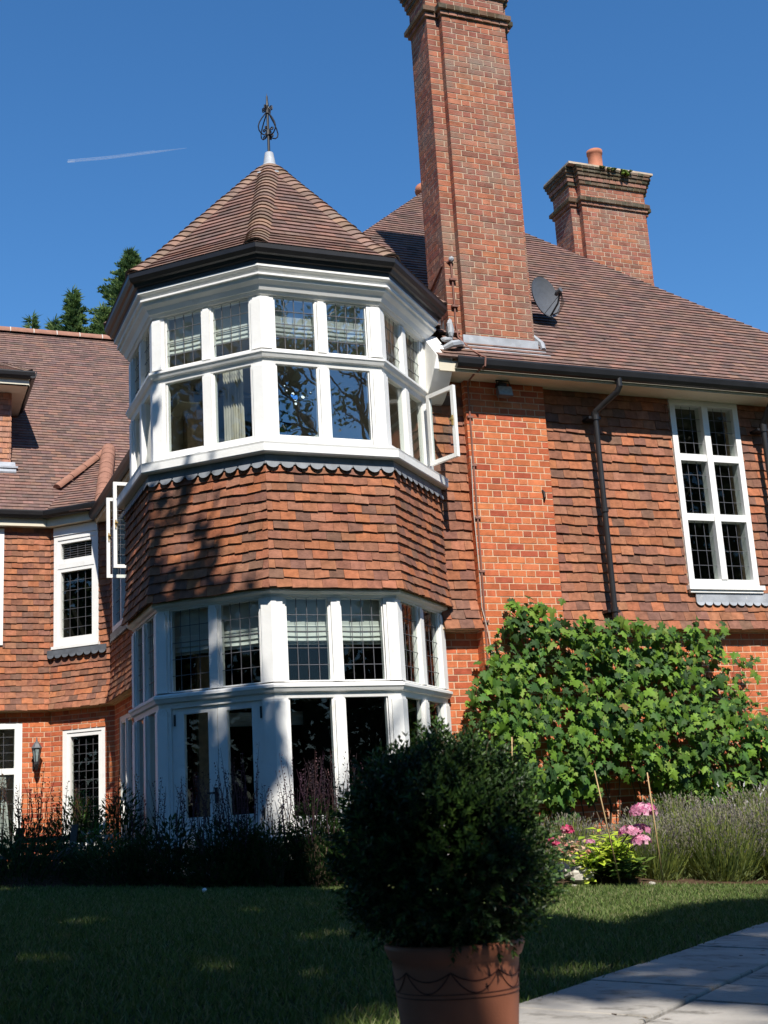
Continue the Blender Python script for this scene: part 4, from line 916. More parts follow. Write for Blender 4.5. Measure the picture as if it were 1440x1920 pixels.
# climbing vine on the wall
top = [(5.72, .5), (5.78, 1.35), (5.95, 1.55), (6.12, 1.92), (6.38, 2.24), (6.55, 2.26), (6.80, 2.16), (6.98, 2.02), (7.2, 1.98), (7.6, 2.0), (8.0, 1.95), (8.4, 1.96), (8.9, 1.98), (9.04, 1.75), (9.06, 1.3), (9.2, 1.0), (9.45, .85), (9.8, .75), (11, .6)]
bot = [(5.72, .42), (6.0, .35), (6.25, .12), (6.45, .0), (6.8, -.08), (7.05, .10), (7.3, .30), (7.7, .34), (7.95, .12), (8.3, .0), (11, -.1)]
def ip(T, x):
    for (x0, y0), (x1, y1) in zip(T, T[1:]):
        if x0 <= x <= x1: return y0 + (y1 - y0) * (x - x0) / (x1 - x0)
    return T[0][1] if x < T[0][0] else T[-1][1]
VL_ = [(0, -.02), (.14, -.24), (.30, -.24), (.28, -.04), (.58, -.06), (.50, .12), (.66, .34), (.42, .34), (.26, .40), (.30, .62), (.13, .76), (0, 1.05)]
LOB = [(x, y) for x, y in VL_] + [(-x, y) for x, y in reversed(VL_[1:-1])]
def lobed(mb, p, d, n, s, c):
    d = d.normalized(); sd = d.cross(n).normalized(); nn = sd.cross(d); ctr = p + d * s * .3 + nn * .03 * s; i = len(mb.v)
    mb.v.append(tuple(ctr)); bend = random.uniform(-.25, .1)
    for x, y in LOB: mb.v.append(tuple(p + sd * x * s + d * y * s + nn * s * (bend * (y - .3) ** 2 - .25 * abs(x) ** 1.3)))
    m = len(LOB)
    for k in range(m): mb.f.append((i, i + 1 + k, i + 1 + (k + 1) % m)); mb.c.append(c)
GV = [(.11, .21, .022), (.085, .165, .022), (.14, .26, .028), (.05, .115, .022), (.17, .30, .035), (.075, .17, .032), (.04, .09, .025), (.035, .08, .022)]
def vine(nm, label, test, n, smin=.05, smax=.125, x0=5.7, x1=11):
    t = thing(nm, label, 'climbing plant', ((x0 + x1) / 2, 12.2, -.7)); b = MB(); k = 0; st = MB()
    while k < n:
        x = random.uniform(x0, x1); z = random.uniform(-.2, 2.35)
        w_ = test(x, z)
        if w_ <= 0 or random.random() > w_: continue
        k += 1; dep = random.random(); bump_ = .12 * (math.sin(x * 3.1 + z * 2.3) + math.sin(x * 5.3 - z * 4.1)) * .5 + .10
        yb = 12.20 if z > 1.85 or (6.0 < x < 7.1) else 12.33; y = yb - .03 - dep * (.24 + max(0, bump_) + .30 * max(0, 1 - abs(z - .75) / .7))
        n_ = (V((random.gauss(-.1, .5), -1, random.gauss(.40, .5)))).normalized(); d = V((random.gauss(0, .55), 0, -1)); d = (d - n_ * d.dot(n_)).normalized()
        s = random.uniform(smin, smax) * (1 - .25 * (dep < .3)); c = vary(random.choice(GV), .18)
        if random.random() < .07: c = vary((.20, .30, .05), .15)
        if random.random() < .008: c = vary((.28, .17, .06), .1)
        p = V((x, y, z)) - d * s * .3; lobed(b, p, d, n_, s, c)
        if random.random() < .12: st.tube([p, p + V((random.uniform(-.08, .08), .08, random.uniform(.02, .12)))], .0022, 3, (.2, .22, .06), False)
    keep(b.build('leaves', 'leaf'), t); return t, st
def tv(x, z):
    T, B_ = ip(top, x) + .06 * math.sin(x * 17) + .04 * math.sin(x * 41), ip(bot, x) + .06 * math.sin(x * 13)
    if not (B_ < z < T): return 0
    m = min(z - B_, T - z, x - 5.68)
    hole = math.sin(x * 6.1 + 1.3) * math.sin(z * 7.3 + x * 2.2)
    if math.sin(x * 4.3 + 2 * math.sin(z * 3)) * math.sin(z * 5.1 + 1.7 * math.sin(x * 3.3)) > .5: w_ = .30; return w_
    w_ = .55 + min(1, m * 4) * .45
    if hole > .55 and z > 1.2: w_ *= .25
    if 8.9 < x < 9.3 and z > 1.0 - (x - 9) * .6: w_ *= .35
    return w_
t, st = vine('climbing_vine', 'broad green vine covering brick wall below the tile hanging', tv, 5200, .035, .125)
def wander(st, x, z, dx, dz, n, r, y=12.27):
    P = [V((x, y, z))]
    for k in range(n): x += dx + random.gauss(0, .02); z += dz + random.gauss(0, .02); P.append(V((x, y + random.uniform(-.03, .03), z)))
    st.tube(P, [r * (1 - .6 * k / n) for k in range(n + 1)], 5, None, False)
for k in range(16): wander(st, random.uniform(6.3, 8.6), -.3, random.uniform(-.03, .04), .17, random.randint(7, 12), .009)
for k in range(7): wander(st, 6.3 - .05 * k, .25, -.035, .15, 7, .006, 12.15)
for k in range(9): wander(st, 6 + .35 * k, .7 + .1 * (k % 3), .16, .04, 8, .005)
for k in range(4): wander(st, 8.8, .3 + .1 * k, .08, .13, 8, .005)
keep(st.build('stems', 'bark'), t)
t, st = vine('climbing_vine', 'small sparse vine on brick wall below stair window, apart from broad vine', lambda x, z: (1 if abs(x - (9.28 + .12 * math.sin(z * 4))) < .17 else 0) * (.75 < z < 1.62), 62, .05, .09, 9, 9.6)
wander(st, 9.3, .4, .0, .15, 8, .007); keep(st.build('stems', 'bark'), t)

# lavender
def stalks(mb, c0, n, rad, h, cols, tipc, tipn=.6, spread=.5, wd=.0035, tipL=.05, lean=0.):
    for k in range(n):
        a = random.uniform(0, 6.283); r = rad * math.sqrt(random.random()); p = c0 + V((math.cos(a) * r * .6, math.sin(a) * r * .6, 0)); p.z = gz(p.x, p.y)
        d = V((math.cos(a) * spread * r / rad + random.gauss(lean, .26), math.sin(a) * spread * r / rad + random.gauss(0, .24), 1)).normalized(); hh = h * random.uniform(.55, 1.08) * (1 - .25 * (r / rad) ** 2)
        s = V((math.cos(a + 1.57 + random.gauss(0, .6)), math.sin(a + 1.57 + random.gauss(0, .6)), 0)); q1 = p + d * hh * .55; q2_ = q1 + (d + V((0, 0, .35 - random.random() * .5))).normalized() * hh * .45; c = vary(random.choice(cols), .25)
        mb.face([p - s * wd, p + s * wd, q1 + s * wd, q1 - s * wd], c); mb.face([q1 - s * wd, q1 + s * wd, q2_ + s * wd * .4, q2_ - s * wd * .4], c)
        if random.random() < .5:
            for z_ in range(3): leaf(mb, p + d * hh * random.uniform(.1, .5), (d + rv() * .6), s, random.uniform(.03, .06), .006, c)
        if tipc and random.random() < tipn:
            dd = (q2_ - q1).normalized(); cc = vary(random.choice(tipc), .2)
            for m_ in range(3): leaf(mb, q2_ - dd * .01 + dd * tipL * .3 * m_, dd + rv() * .35, rv(), tipL * .55, tipL * .3, cc)
LAV = [(.19, .25, .06), (.25, .30, .06), (.16, .21, .075), (.30, .34, .08), (.12, .16, .05)]
TIP = [(.27, .24, .20), (.22, .19, .19), (.30, .28, .20), (.24, .24, .13)]
def along(i, tot):      # helper for labels
    return i
lavs = [((6.95, 10.85), .40, .60, 'lavender clump behind lime leaved hydrangea'),
        ((7.55, 10.66), .48, .70, 'tall lavender clump right of the hydrangea at lawn edge'),
        ((8.25, 10.60), .50, .76, 'lavender clump at lawn edge, farthest from hydrangea'),
        ((7.75, 11.50), .50, .82, 'lavender clump close to vine, behind front lavender row'),
        ((8.75, 11.35), .55, .92, 'tallest lavender clump, beside the picture edge under small vine'),
        ((6.55, 11.75), .42, .62, 'low grey lavender between pink flowers and vine'),
        ((6.15, 11.05), .26, .38, 'small sprawling lavender between pale rocks and hydrangea')]
for (x, y), rad, h, lab in lavs:
    b = MB(); stalks(b, V((x, y, 0)), int(3300 * rad * rad / .25), rad, h, LAV, TIP, .55, .55, .0034)
    for k in range(int(1500 * rad / .5)):
        a = random.uniform(0, 6.283); ph = math.asin(random.random()); q = random.uniform(.7, 1); p = V((x + rad * .85 * q * math.cos(a) * math.cos(ph), y + rad * .85 * q * math.sin(a) * math.cos(ph), 0)); p.z = gz(p.x, p.y) + h * .62 * q * math.sin(ph)
        leaf(b, p, V((math.cos(a) * .6, math.sin(a) * .6, .9)) + rv() * .5, rv(), random.uniform(.04, .08), .009, vary(random.choice([(.20, .25, .10), (.16, .21, .08), (.25, .30, .11)]), .2))
    b.build('lavender', 'leaf', None, label=lab, category='lavender', group='lavender clumps along the lawn edge')
# white gaura flowers in the lavender
b = MB(); stalks(b, V((8.35, 11.4, 0)), 60, .3, 1.0, LAV, [(.75, .72, .72)], .5, .5, .0025, .06); b.build('white_gaura', 'leaf', None, label='sparse white flowers rising above lavender near the vine', category='flowers')
# hydrangea
def head(mb, c0, r, pal, n=90, fl=.7):
    for k in range(n):
        d = rv(); d.z = abs(d.z) * fl + random.uniform(-.25, .1) * (1 - fl); d.normalize(); p = c0 + V((d.x, d.y, d.z * fl)) * r; c = vary(random.choice(pal), .12)
        s = d.orthogonal().normalized(); s2 = d.cross(s)
        for q in range(4): a = q * 1.571 + k; o_ = s * math.cos(a) + s2 * math.sin(a); leaf(mb, p, o_ + d * .25, d, r * .32, r * .30, c, .05)
hx, hy = 6.28, 10.52; hz = gz(hx, hy)
t = thing('hydrangea', 'lime leaved hydrangea with pink mophead flowers at lawn edge', 'hydrangea', (hx, hy, hz))
b = MB(); st = MB(); HY = [(.46, .58, .05), (.40, .52, .045), (.52, .62, .08), (.28, .42, .04)]
random.seed(5)
for k in range(110):
    a = random.uniform(0, 6.283); r = .34 * math.sqrt(random.random()); tip = V((hx + math.cos(a) * r, hy + math.sin(a) * r, hz + (.56 - .9 * r * r / .3) * random.uniform(.35, 1.0)))
    st.tube([V((hx + math.cos(a) * r * .2, hy + math.sin(a) * r * .2, hz)), tip], .0035, 4, None, False)
    for q in range(10):
        f_ = q / 9; p = V((hx, hy, hz)).lerp(tip, .45 + .55 * f_); a2 = random.uniform(0, 6.283); o_ = V((math.cos(a2), math.sin(a2), random.uniform(-.3, .4))); s = random.uniform(.09, .14)
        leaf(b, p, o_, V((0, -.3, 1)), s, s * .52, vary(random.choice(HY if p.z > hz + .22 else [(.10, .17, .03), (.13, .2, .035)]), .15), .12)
for k in range(22): 
    p = V((hx - .28 + random.gauss(0, .04), hy - .12, hz + random.uniform(.05, .22))); leaf(b, p, rv() + V((0, 0, .3)), V((0, -.5, 1)), .07, .038, vary(HY[2], .1), .1)
heads = [((6.35, 9.95, -.035), .115), ((6.22, 10.02, -.20), .085), ((6.35, 10.03, -.19), .085), ((6.30, 9.96, -.285), .085), ((5.93, 10.2, -.26), .04)]
PK = [(.62, .22, .36), (.70, .33, .46), (.50, .13, .26), (.74, .42, .52), (.66, .28, .40)]
for c_, r in heads: st.tube([V((hx, hy, hz + .2)), V(c_)], .004, 4, None, False)
keep(b.build('leaves', 'leaf'), t); keep(st.build('stems', 'bark'), t)
for c_, r in heads: h = MB(); head(h, V(c_), r, PK, 60); keep(h.build('flower_head', 'petal'), t)
# hot pink flowers
for (x, y, z), r, lab in (((5.62, 10.1, -.135), .085, 'bright pink flowering plant behind pale rocks, taller of the pair'), ((5.42, 9.95, -.24), .07, 'pink and cream flowering plant left of pale rocks, lower of the pair')):
    g0 = V((x, y + .1, gz(x, y)));  t = thing('pink_geranium', lab, 'flower', g0); b = MB(); st = MB()
    for k in range(60): a = random.uniform(0, 6.283); p = g0 + V((math.cos(a) * .10, math.sin(a) * .08, random.uniform(.1, z - g0.z - .02))); leaf(b, p, rv() + V((0, -.4, .2)), V((0, -.6, .8)), .055, .045, vary((.10, .17, .06), .2), .1)
    st.tube([g0, V((x, y, z))], .004, 4); keep(b.build('leaves', 'leaf'), t); keep(st.build('stem', 'bark'), t)
    for k in range(3): h = MB(); head(h, V((x + random.uniform(-.05, .05), y + random.uniform(-.03, .03), z + random.uniform(-.03, .02))), r * .62, [(.62, .08, .18), (.70, .16, .26), (.74, .34, .38), (.55, .05, .14)], 26); keep(h.build('flower_head', 'petal'), t)
b = MB(); 
for k in range(120): p = V((5.78 + random.gauss(0, .10), 10.35, -.30 + random.gauss(0, .05))); leaf(b, p, rv(), V((0, -.5, 1)), .05, .035, vary(random.choice([(.45, .28, .16), (.5, .2, .16), (.25, .28, .08), (.6, .42, .3)]), .15), .1)
b.build('seedum_plant', 'leaf', None, label='faded buff and pink plant spilling over the pale rocks', category='plant')
bpy.data.objects['seedum_plant'].name = 'sedum_plant'
# rocks
def rock(c_, r, lab):
    b = MB(); b.blob(c_, *r, None, 12, 8, .16); b.build('rock', 'rock', None, False, label=lab, category='rock', group='pale rocks at the bed corner')
rock((5.72, 10.55, -.50), (.17, .14, .085), 'largest pale flat rock in the bed under pink flowers')
rock((5.98, 10.50, -.55), (.13, .11, .08), 'smaller pale rock between largest rock and hydrangea')
rock((6.62, 10.36, -.665), (.035, .03, .02), 'tiny pale pebble at foot of the hydrangea')
rock((5.85, 10.42, -.635), (.03, .025, .015), 'tiny white stone on soil in front of pale rocks')
# ground cover greens in front of the rocks and stray grasses
def bushy(nm, lab, cat, x, y, rx, ry, h, n, pal, Ln, Wd, grp=None, m='leaf', up=.5, parts=True):
    z0 = gz(x, y); b = MB(); st = MB(); t = thing(nm, lab, cat, (x, y, z0), grp)
    for k in range(n):
        a = random.uniform(0, 6.283); r = math.sqrt(random.random()); zz = h * random.random() ** .8 * (1 - .4 * r * r); p = V((x + rx * r * math.cos(a), y + ry * r * math.sin(a), z0 + zz))
        d = V((math.cos(a), math.sin(a), up)) + rv() * .7; leaf(b, p, d, V((0, 0, 1)) + rv() * .4, Ln * random.uniform(.6, 1.2), Wd * random.uniform(.7, 1.1), vary(random.choice(pal), .22), .15)
        if k % 14 == 0: st.tube([V((x + rx * .5 * r * math.cos(a), y + ry * .5 * r * math.sin(a), z0)), p], .003, 3, None, False)
    keep(b.build('leaves', m), t); keep(st.build('stems', 'bark'), t); return t
GG = [(.07, .14, .03), (.09, .17, .035), (.06, .11, .03), (.11, .19, .04)]
bushy('low_herb', 'low feathery green herb in front of the pale rocks', 'herb', 5.45, 10.62, .30, .14, .17, 1500, GG, .05, .010)
bushy('low_herb', 'thin green herb behind hot pink flowers at the vine foot', 'herb', 6.0, 11.75, .5, .25, .42, 1700, GG, .06, .018)
bushy('leafy_shrub', 'green leafy plant with lime tips between vine foot and lavender', 'shrub', 8.1, 11.95, .7, .2, .95, 2200, GG + [(.14, .26, .05)], .075, .03)
# perennials in the shaded bed in front of the bay
SHADE_G = [(.035, .075, .022), (.045, .09, .025), (.055, .10, .03), (.03, .06, .02)]  # darker leaf greens; the bed's shade is put into the colour
SUN_G = [(.10, .20, .035), (.14, .26, .05), (.08, .16, .03)]  # paler greens that paint leaves as sunlit
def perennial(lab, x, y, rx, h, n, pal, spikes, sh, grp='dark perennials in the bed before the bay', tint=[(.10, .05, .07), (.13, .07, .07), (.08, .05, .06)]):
    t = bushy('perennial', lab, 'perennial', x, y, rx, rx * .55, h, n, pal, .07, .022, grp, up=.8); b = MB(); z0 = gz(x, y)
    for k in range(spikes):
        a = random.uniform(0, 6.283); r = rx * math.sqrt(random.random()); p = V((x + r * math.cos(a), y + r * .55 * math.sin(a), z0 + h * .5)); d = V((random.gauss(0, .10), random.gauss(0, .08), 1)).normalized(); H = (sh - h * .5) * random.uniform(.55, 1.0)
        c = vary(random.choice(tint), .2); b.tube([p, p + d * H * .6, p + (d + V((random.gauss(0, .05), 0, 0))) * H], [.0035, .003, .001], 4, c, False)
        for q in range(16): zz = H * (.45 + .55 * q / 16); leaf(b, p + d * zz, rv() + d * .8, rv(), .026, .012, c)
    if spikes: keep(b.build('flower_spikes', 'leaf'), t)
    return t
random.seed(21)
perennial('dark leafy perennial with low spikes before left post of bay', 2.45, 11.55, .34, .62, 1500, SHADE_G, 22, .98)
perennial('dense dark perennial in front of left french door', 2.90, 11.30, .34, .60, 1600, SHADE_G, 30, 1.05)
perennial('tall wispy perennial crossing the meeting of french doors', 3.05, 10.95 + .25, .22, .62, 900, SHADE_G, 14, 1.30)
perennial('bushy dark perennial at foot of right french door', 3.30, 11.12, .30, .58, 1500, SHADE_G, 16, .95)
perennial('many spiked perennial before post right of french doors', 3.66, 10.98 + .08, .26, .78, 1600, SHADE_G + [(.07, .13, .035)], 34, 1.22)
perennial('spiked perennial with sunlit leaves below front face of bay', 4.02, 10.98 + .1, .28, .80, 1700, SUN_G, 26, 1.20)
perennial('bright leafy perennial beside the box shrub, sunlit', 4.38, 10.95 + .1, .28, .72, 1900, SUN_G, 12, 1.05)
perennial('low dark plant at lawn edge below the french doors', 3.05, 11.35, .6, .36, 1900, SHADE_G, 0, .5)
perennial('low dark plant at lawn edge under front face of bay', 4.0, 11.05, .55, .34, 1700, SHADE_G, 0, .5)
# left bed
RB = [(.16, .09, .05), (.12, .06, .05), (.2, .12, .05)]
gl = 'shaded plants in the bed before the left wing'
perennial('spiky brown seeded perennial against brick below wall lantern', 1.32, 12.6, .40, .62, 1500, SHADE_G + SUN_G[:1], 34, 1.12, gl, RB)
perennial('leafy green perennial with lit tops under narrow ground floor window', 1.85, 12.8, .30, .85, 1800, SHADE_G + SUN_G, 10, 1.08, gl, RB)
perennial('tall dark perennial reaching over the brick between windows', 2.28, 12.9, .25, .90, 1600, SHADE_G + SUN_G[:1], 10, 1.12, gl, RB)
perennial('dark perennial in front of pale curtained window', .75, 12.75, .34, .66, 1400, SHADE_G, 22, 1.15, gl, RB)
perennial('low dark perennial at the far end of the bed', .2, 12.7, .45, .55, 1600, SHADE_G, 12, .9, gl, RB)
perennial('low bushy plant at lawn edge left of the bay', 1.2, 12.15, .7, .42, 2300, SHADE_G, 0, .5, gl)
perennial('low bushy plant at lawn edge beside left post of bay', 2.1, 11.75, .5, .42, 2000, SHADE_G, 0, .5, gl)
perennial('white flecked leafy plant behind garden chair', 2.0, 12.5, .25, .55, 900, SUN_G + [(.6, .6, .55)], 0, .5, gl)
# weathered garden chair among the plants
t = thing('garden_chair', 'weathered dark timber garden chair half hidden in left bed', 'chair', (1.52, 12.35, gz(1.5, 12.35)))
cf = Fr((1.52, 12.35, gz(1.5, 12.35) - .27), (.95, -.3, 0), (0, 0, 1), (-.3, -.95, 0))
b = MB(); b.box(cf, -.42, .08, .30, .33, -.2, .25); keep(b.build('seat', 'wood'), t)
for u in (-.42, .09):
    b = MB(); P0, P1 = cf.p(u, 0, -.18), cf.p(u + .07, .80, -.34); b.hexa([P0, P0 + cf.u * .06, P0 + cf.u * .06 + cf.n * .05, P0 + cf.n * .05, P1, P1 + cf.u * .06, P1 + cf.u * .06 + cf.n * .05, P1 + cf.n * .05]); keep(b.build('rear_post', 'wood'), t)
    b = MB(); b.box(cf, u, u + .05, 0, .5, .2, .25); keep(b.build('leg', 'wood'), t)
    b = MB(); b.hexa([cf.p(u, .50, .26), cf.p(u + .07, .50, .26), cf.p(u + .07, .56, -.26), cf.p(u, .56, -.26), cf.p(u, .53, .26), cf.p(u + .07, .53, .26), cf.p(u + .07, .59, -.26), cf.p(u, .59, -.26)]); keep(b.build('armrest', 'wood'), t)
b = MB()
for k in range(4): b.box(cf.at(.03, 0, -.25 - .03 * k), -.38, .09, .40 + .085 * k, .45 + .085 * k, -.01, .01)
keep(b.build('back_slats', 'wood'), t)
# canes
def cane(p0, p1, lab):
    b = MB(); b.tube([V(p0), V(p0).lerp(V(p1), .5), V(p1)], [.0065, .006, .005], 6); b.build('bamboo_cane', 'cane', None, True, label=lab, category='cane', group='bamboo canes in the flower bed')
cane((4.98, 9.85, -.45), (4.93, 9.6, .64), 'upright bamboo cane just above the box shrub, before the vine')
cane((5.86, 9.65, -.60), (5.58, 9.42, .33), 'leaning bamboo cane between the vine and pink flowers')
cane((6.12, 9.40, -.60), (5.99, 9.27, .29), 'bamboo cane standing behind topmost hydrangea head')
b = MB(); b.blob((2.52, 10.5, gz(2.52, 10.5) + .03), .02, .02, .018, None, 12, 8, .03); b.build('white_ball', 'white', None, True, label='small white ball lying on shaded lawn near bed', category='ball')

# ================================================================== TREES
def limb(mb, p, d, Ln, r, depth, ends, spread=.6):
    n = 5; P = [V(p)]; d = V(d).normalized()
    for k in range(n): d = (d + rv() * .16).normalized(); P.append(P[-1] + d * Ln / n)
    mb.tube(P, [r * (1 - .45 * k / n) for k in range(n + 1)], 7, None, False)
    if depth == 0: ends.append(P[-1]); return
    for k in range(3): dd = (d + rv() * spread).normalized(); limb(mb, P[random.choice((-1, -2, -1))], dd, Ln * random.uniform(.6, .85), r * .5, depth - 1, ends, spread)
# big tree behind the viewer: its crown shades lawn, bed and lower left of the house
def lit(a, b_):       # True where sunlight must reach; a, b = plan position after sliding along the sun to camera height
    wob = .8 * (.25 * math.sin(a * 2.1 + b_ * 1.3) + .18 * math.sin(a * 4.7 - b_ * 3.1))
    if b_ < 9.2:
        line = 6.35 + (a - 4.3) * .72 + wob * .6
        if a > 3.75 + .3 * wob and b_ > line: return True
    elif a > -3:
        lim = ip([(9.2, 4.1), (9.9, 3.4), (11.1, 3.3), (12.3, 3.72), (12.7, 3.45), (13.3, 3.4), (13.6, 3.6), (13.85, 3.65), (14.0, 3.5), (14.6, 3.35), (15.0, 3.25), (15.5, 2.8), (15.8, 3.05), (16.6, 3.05), (16.8, -3)], b_) + wob * .35
        if a > lim: return True
        if b_ > 12.6 and a > lim - .5 and random.random() > .14 + .5 * ((lim - a) / .5) ** 2: return True
        if b_ > 16.7: return True
    if ((a - 1.47) / .46) ** 2 + ((b_ - 2.12) / .50) ** 2 < 1 and random.random() > .10: return True
    for ca, cb, ra, rb in ((1.9, 13.05, .22, .3), (1.2, 13.0, .2, .25), (1.75, 2.75, .70, .50), (1.58, 2.66, .40, .40), (3.6, 13.8, .10, .14), (3.15, 14.5, .16, .10), (2.9, 15.0, .2, .1), (3.3, 13.9, .15, .07), (3.0, 14.2, .1, .25), (2.95, 15.6, .15, .12), (1.30, 3.42, .18, .14), (2.4, 4.0, .25, .12), (2.6, 4.5, .2, .08), (2.8, 8.75, .5, .09), (1.3, 9.85, .25, .07), (2.05, 3.15, .5, .10), (2.9, 10.9, .12, .2), (2.75, 11.9, .10, .5), (3.35, 11.6, .1, .3), (1.0, 13.2, .5, .35)):
        if ((a - ca) / ra) ** 2 + ((b_ - cb) / rb) ** 2 < 1 + wob: return True
    return False
random.seed(3)
TL = [(.05, .10, .025), (.06, .12, .03), (.04, .085, .02)]
t = thing('beech_tree', 'broad beech tree behind the viewer, shading lawn and bay', 'tree', (-4.5, -4.5, gz(-4.5, -4.5)))
b = MB(); ends = []; b.tube([V((-4.5, -4.5, -.6)), V((-4.4, -4.4, 2)), V((-4.2, -4.1, 5))], [.55, .42, .34], 12, None, False)
for d in ((1, .3, .5), (.8, 1, .6), (.2, -1, .7), (-.6, .3, .9), (1, -.5, .6), (.5, .5, 1.2)): limb(b, (-4.2, -4.1, 5), d, 4.6, .2, 3, ends)
keep(b.build('trunk', 'bark'), t)
b = MB(); n = 0; kx, ky = SD.x / -SD.z, SD.y / -SD.z
while n < 230000:
    ca, cb = random.uniform(-7, 8.5), random.uniform(-5, 16.8); zc = random.uniform(8.6, 12.2); n += 26
    if cb > 9 and ca < -2: continue
    rs = random.uniform(.12, .4)
    for q in range(26):
        o_ = rv() * rs * random.random() ** .5; z_ = zc + o_.z; x = ca + o_.x - kx * z_; y = cb + o_.y - ky * z_
        a2, b2 = x + kx * z_, y + ky * z_
        if lit(a2, b2): continue
        p = V((x, y, z_)); dz = p.dot(CF)
        if dz > 0 and abs(p.dot(CR)) < .36 * dz and p.dot(CU) < .50 * dz: continue
        leaf(b, p, rv(), rv(), random.uniform(.18, .30), random.uniform(.13, .2), vary(random.choice(TL), .2))
keep(b.build('crown', 'canopy'), t)
# oak whose branches the upper bay windows mirror
t = thing('oak_tree', 'open crowned oak standing right of the viewer, behind the path', 'tree', (11.5, -5.5, gz(11.5, -5.5)))
b = MB(); ends = []; b.tube([V((11.5, -5.5, -1.2)), V((11.4, -5.4, 3)), V((11.1, -5.2, 6.5))], [.45, .36, .28], 12, None, False)
for d in ((-.6, .3, 1), (.3, .2, 1), (-1, -.2, .6), (.2, -.9, .8), (-.2, .8, .9)): limb(b, (11.1, -5.2, 6.3), d, 2.8, .15, 3, ends)
keep(b.build('trunk', 'bark'), t); b = MB()
for e in ends:
    for q in range(45): o_ = rv() * .55 * random.random() ** .6; leaf(b, e + o_, rv(), rv(), random.uniform(.12, .2), .1, vary(random.choice(TL), .2))
keep(b.build('crown', 'leaf'), t)
b = MB()
for k in range(34000):
    x = random.uniform(-30, 34); p = V((x, -13 + random.gauss(0, .5), gzf(x, -10) + (5.6 + .6 * math.sin(x)) * random.random())); leaf(b, p, rv(), rv(), .38, .26, vary(random.choice(TL), .2))
b.build('hedge', 'canopy', None, label='unseen hedge behind the viewer, raised to darken window reflections', category='hedge')  # out of view; raised to darken pane reflections and deepen the shade
def far_tree(x, y, h, r, n, lab, nm='lime_tree'):
    z0 = gzf(x, y); t = thing(nm, lab, 'tree', (x, y, z0)); b = MB(); ends = []
    b.tube([V((x, y, z0)), V((x + .2, y, z0 + h * .3)), V((x, y + .2, z0 + h * .6))], [.4, .3, .2], 8, None, False); keep(b.build('trunk', 'bark'), t); b = MB()
    cl = [V((x, y, z0 + h * .6)) + V((v.x * r, v.y * r, v.z * h * .38)) * random.random() ** .4 for v in [rv() for k in range(46)]]
    for c_ in cl:
        for q in range(n // 46): o_ = rv() * 1.2 * random.random() ** .5; leaf(b, c_ + o_, rv(), rv(), random.uniform(.25, .4), .2, vary(random.choice(TL), .2))
    keep(b.build('crown', 'canopy'), t)
far_tree(26, -8, 16, 6.5, 16000, 'tall lime tree far to the right behind the viewer')
far_tree(18, -14, 11, 4, 5000, 'lime tree by the hedge behind the oak')
far_tree(-17, 7, 12, 5, 6000, 'lime tree at the left side of the garden')
far_tree(-13, 16, 10, 4, 5000, 'smaller lime tree left of the left wing')
for (x, y, h, r, lb) in ((-12, -3, 17, 5, 'unseen lime tree added left of the beech to block sky'), (-11, -12, 18, 5.5, 'unseen lime tree added at the rear left corner to block sky'), (-3, -15, 18, 5.5, 'unseen lime tree added behind, left of centre, to block sky'), (5, -16, 17, 5, 'unseen lime tree added behind, right of centre, to block sky')):
    far_tree(x, y, h, r, 14000, lb)  # tree belt out of view, added to keep sky light off the shade
b = MB()
for k in range(16000):
    y = random.uniform(-12, 30); p = V((-21 + random.gauss(0, .5), y, gzf(-12, y) + (5.2 + .5 * math.sin(y)) * random.random())); leaf(b, p, rv(), rv(), .38, .26, vary(random.choice(TL), .2))
b.build('hedge', 'canopy', None, label='unseen hedge added on the left to darken door pane reflections', category='hedge')  # out of view; added so the door panes mirror something dark
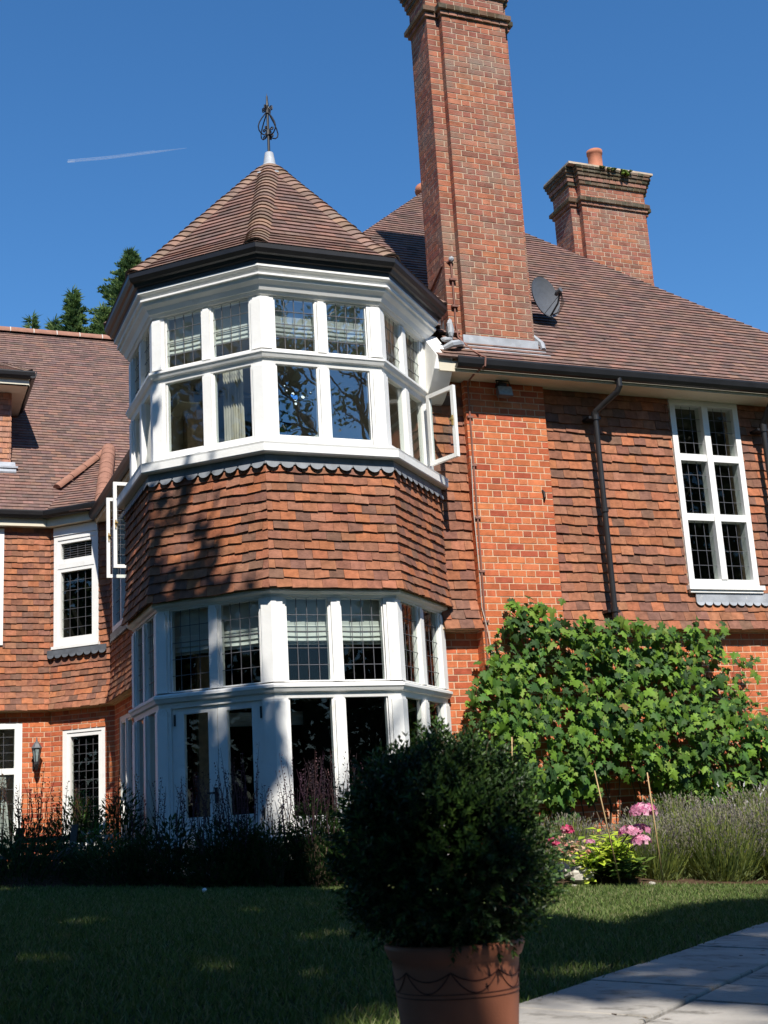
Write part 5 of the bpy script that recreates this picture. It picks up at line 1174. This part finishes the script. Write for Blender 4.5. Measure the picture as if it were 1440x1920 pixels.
# conifers beyond the left wing
def conifer(x, y, zt, h, r, n, lab):
    z0 = zt - h; t = thing('conifer', lab, 'tree', (x, y, gz(10, 25)), 'conifers beyond the left wing roof'); b = MB(); b.tube([(x, y, gz(10, 25)), (x, y, zt - .1)], [.25, .01], 7, None, False); keep(b.build('trunk', 'bark'), t); b = MB()
    NB = n // 14
    for k in range(NB):
        f_ = ((k + random.random()) / NB) ** .8; z = zt - .06 - h * f_; a = k * 2.4 + random.gauss(0, .3); L_ = (r * f_ ** .75 + .05) * random.uniform(.55, 1.15)
        d0 = V((math.cos(a), math.sin(a), .45 - .5 * f_)).normalized(); m_n = 8 + int(L_ * 14)
        c = random.choice([(.085, .15, .05), (.11, .18, .055), (.065, .12, .045), (.15, .22, .07)])
        for q in range(m_n):
            g = (q + .5) / m_n; p = V((x, y, z)) + d0 * L_ * g + V((0, 0, -.12 * L_ * g * g)) + rv() * .05 * (1.3 - g); sp = (1 - g) * .26 + .06
            for m_ in range(4): leaf(b, p, d0 + rv() * .75 + V((0, 0, .25)), rv(), random.uniform(.5, 1) * (sp + .05), .045, vary(c, .2))
    keep(b.build('crown', 'leaf'), t)
conifer(6.42, 34, 16.45, 6.2, 2.7, 9500, 'tallest dark conifer rising beside the bay roof')
conifer(4.80, 34, 15.05, 3.6, 1.0, 2600, 'middle conifer with pointed tip above the left wing ridge')
conifer(5.55, 33.6, 14.5, 3.2, .95, 1900, 'low conifer filling gap beside tallest conifer')
conifer(4.30, 34.3, 14.25, 2.4, .6, 1000, 'small conifer tip just left of the middle conifer')
conifer(3.72, 34.3, 14.35, 2.4, .4, 700, 'thin conifer tip standing alone at the left')
# vapour trail high in the sky
def skyp(px, py, d): 
    v = CR * ((px - 720) / 2392.18) - CU * ((py - 960) / 2392.18) + CF; return v * d
b = MB(); P = [skyp(*q, 9000) for q in ((127, 303.5), (200, 297), (290, 285), (350, 277.5))]; b.tube(P, [5, 6, 7, 1], 8, None, False); b.tube([p + CU * 12 for p in P[:3]], [3, 3, 1], 6, None, False); b.tube([skyp(126, 303.5, 8990), skyp(140, 302.5, 8990)], [5, 7], 6)
b.build('vapour_trail', 'trail', None, True, label='thin white vapour trail crossing the blue sky left of finial', category='vapour trail')
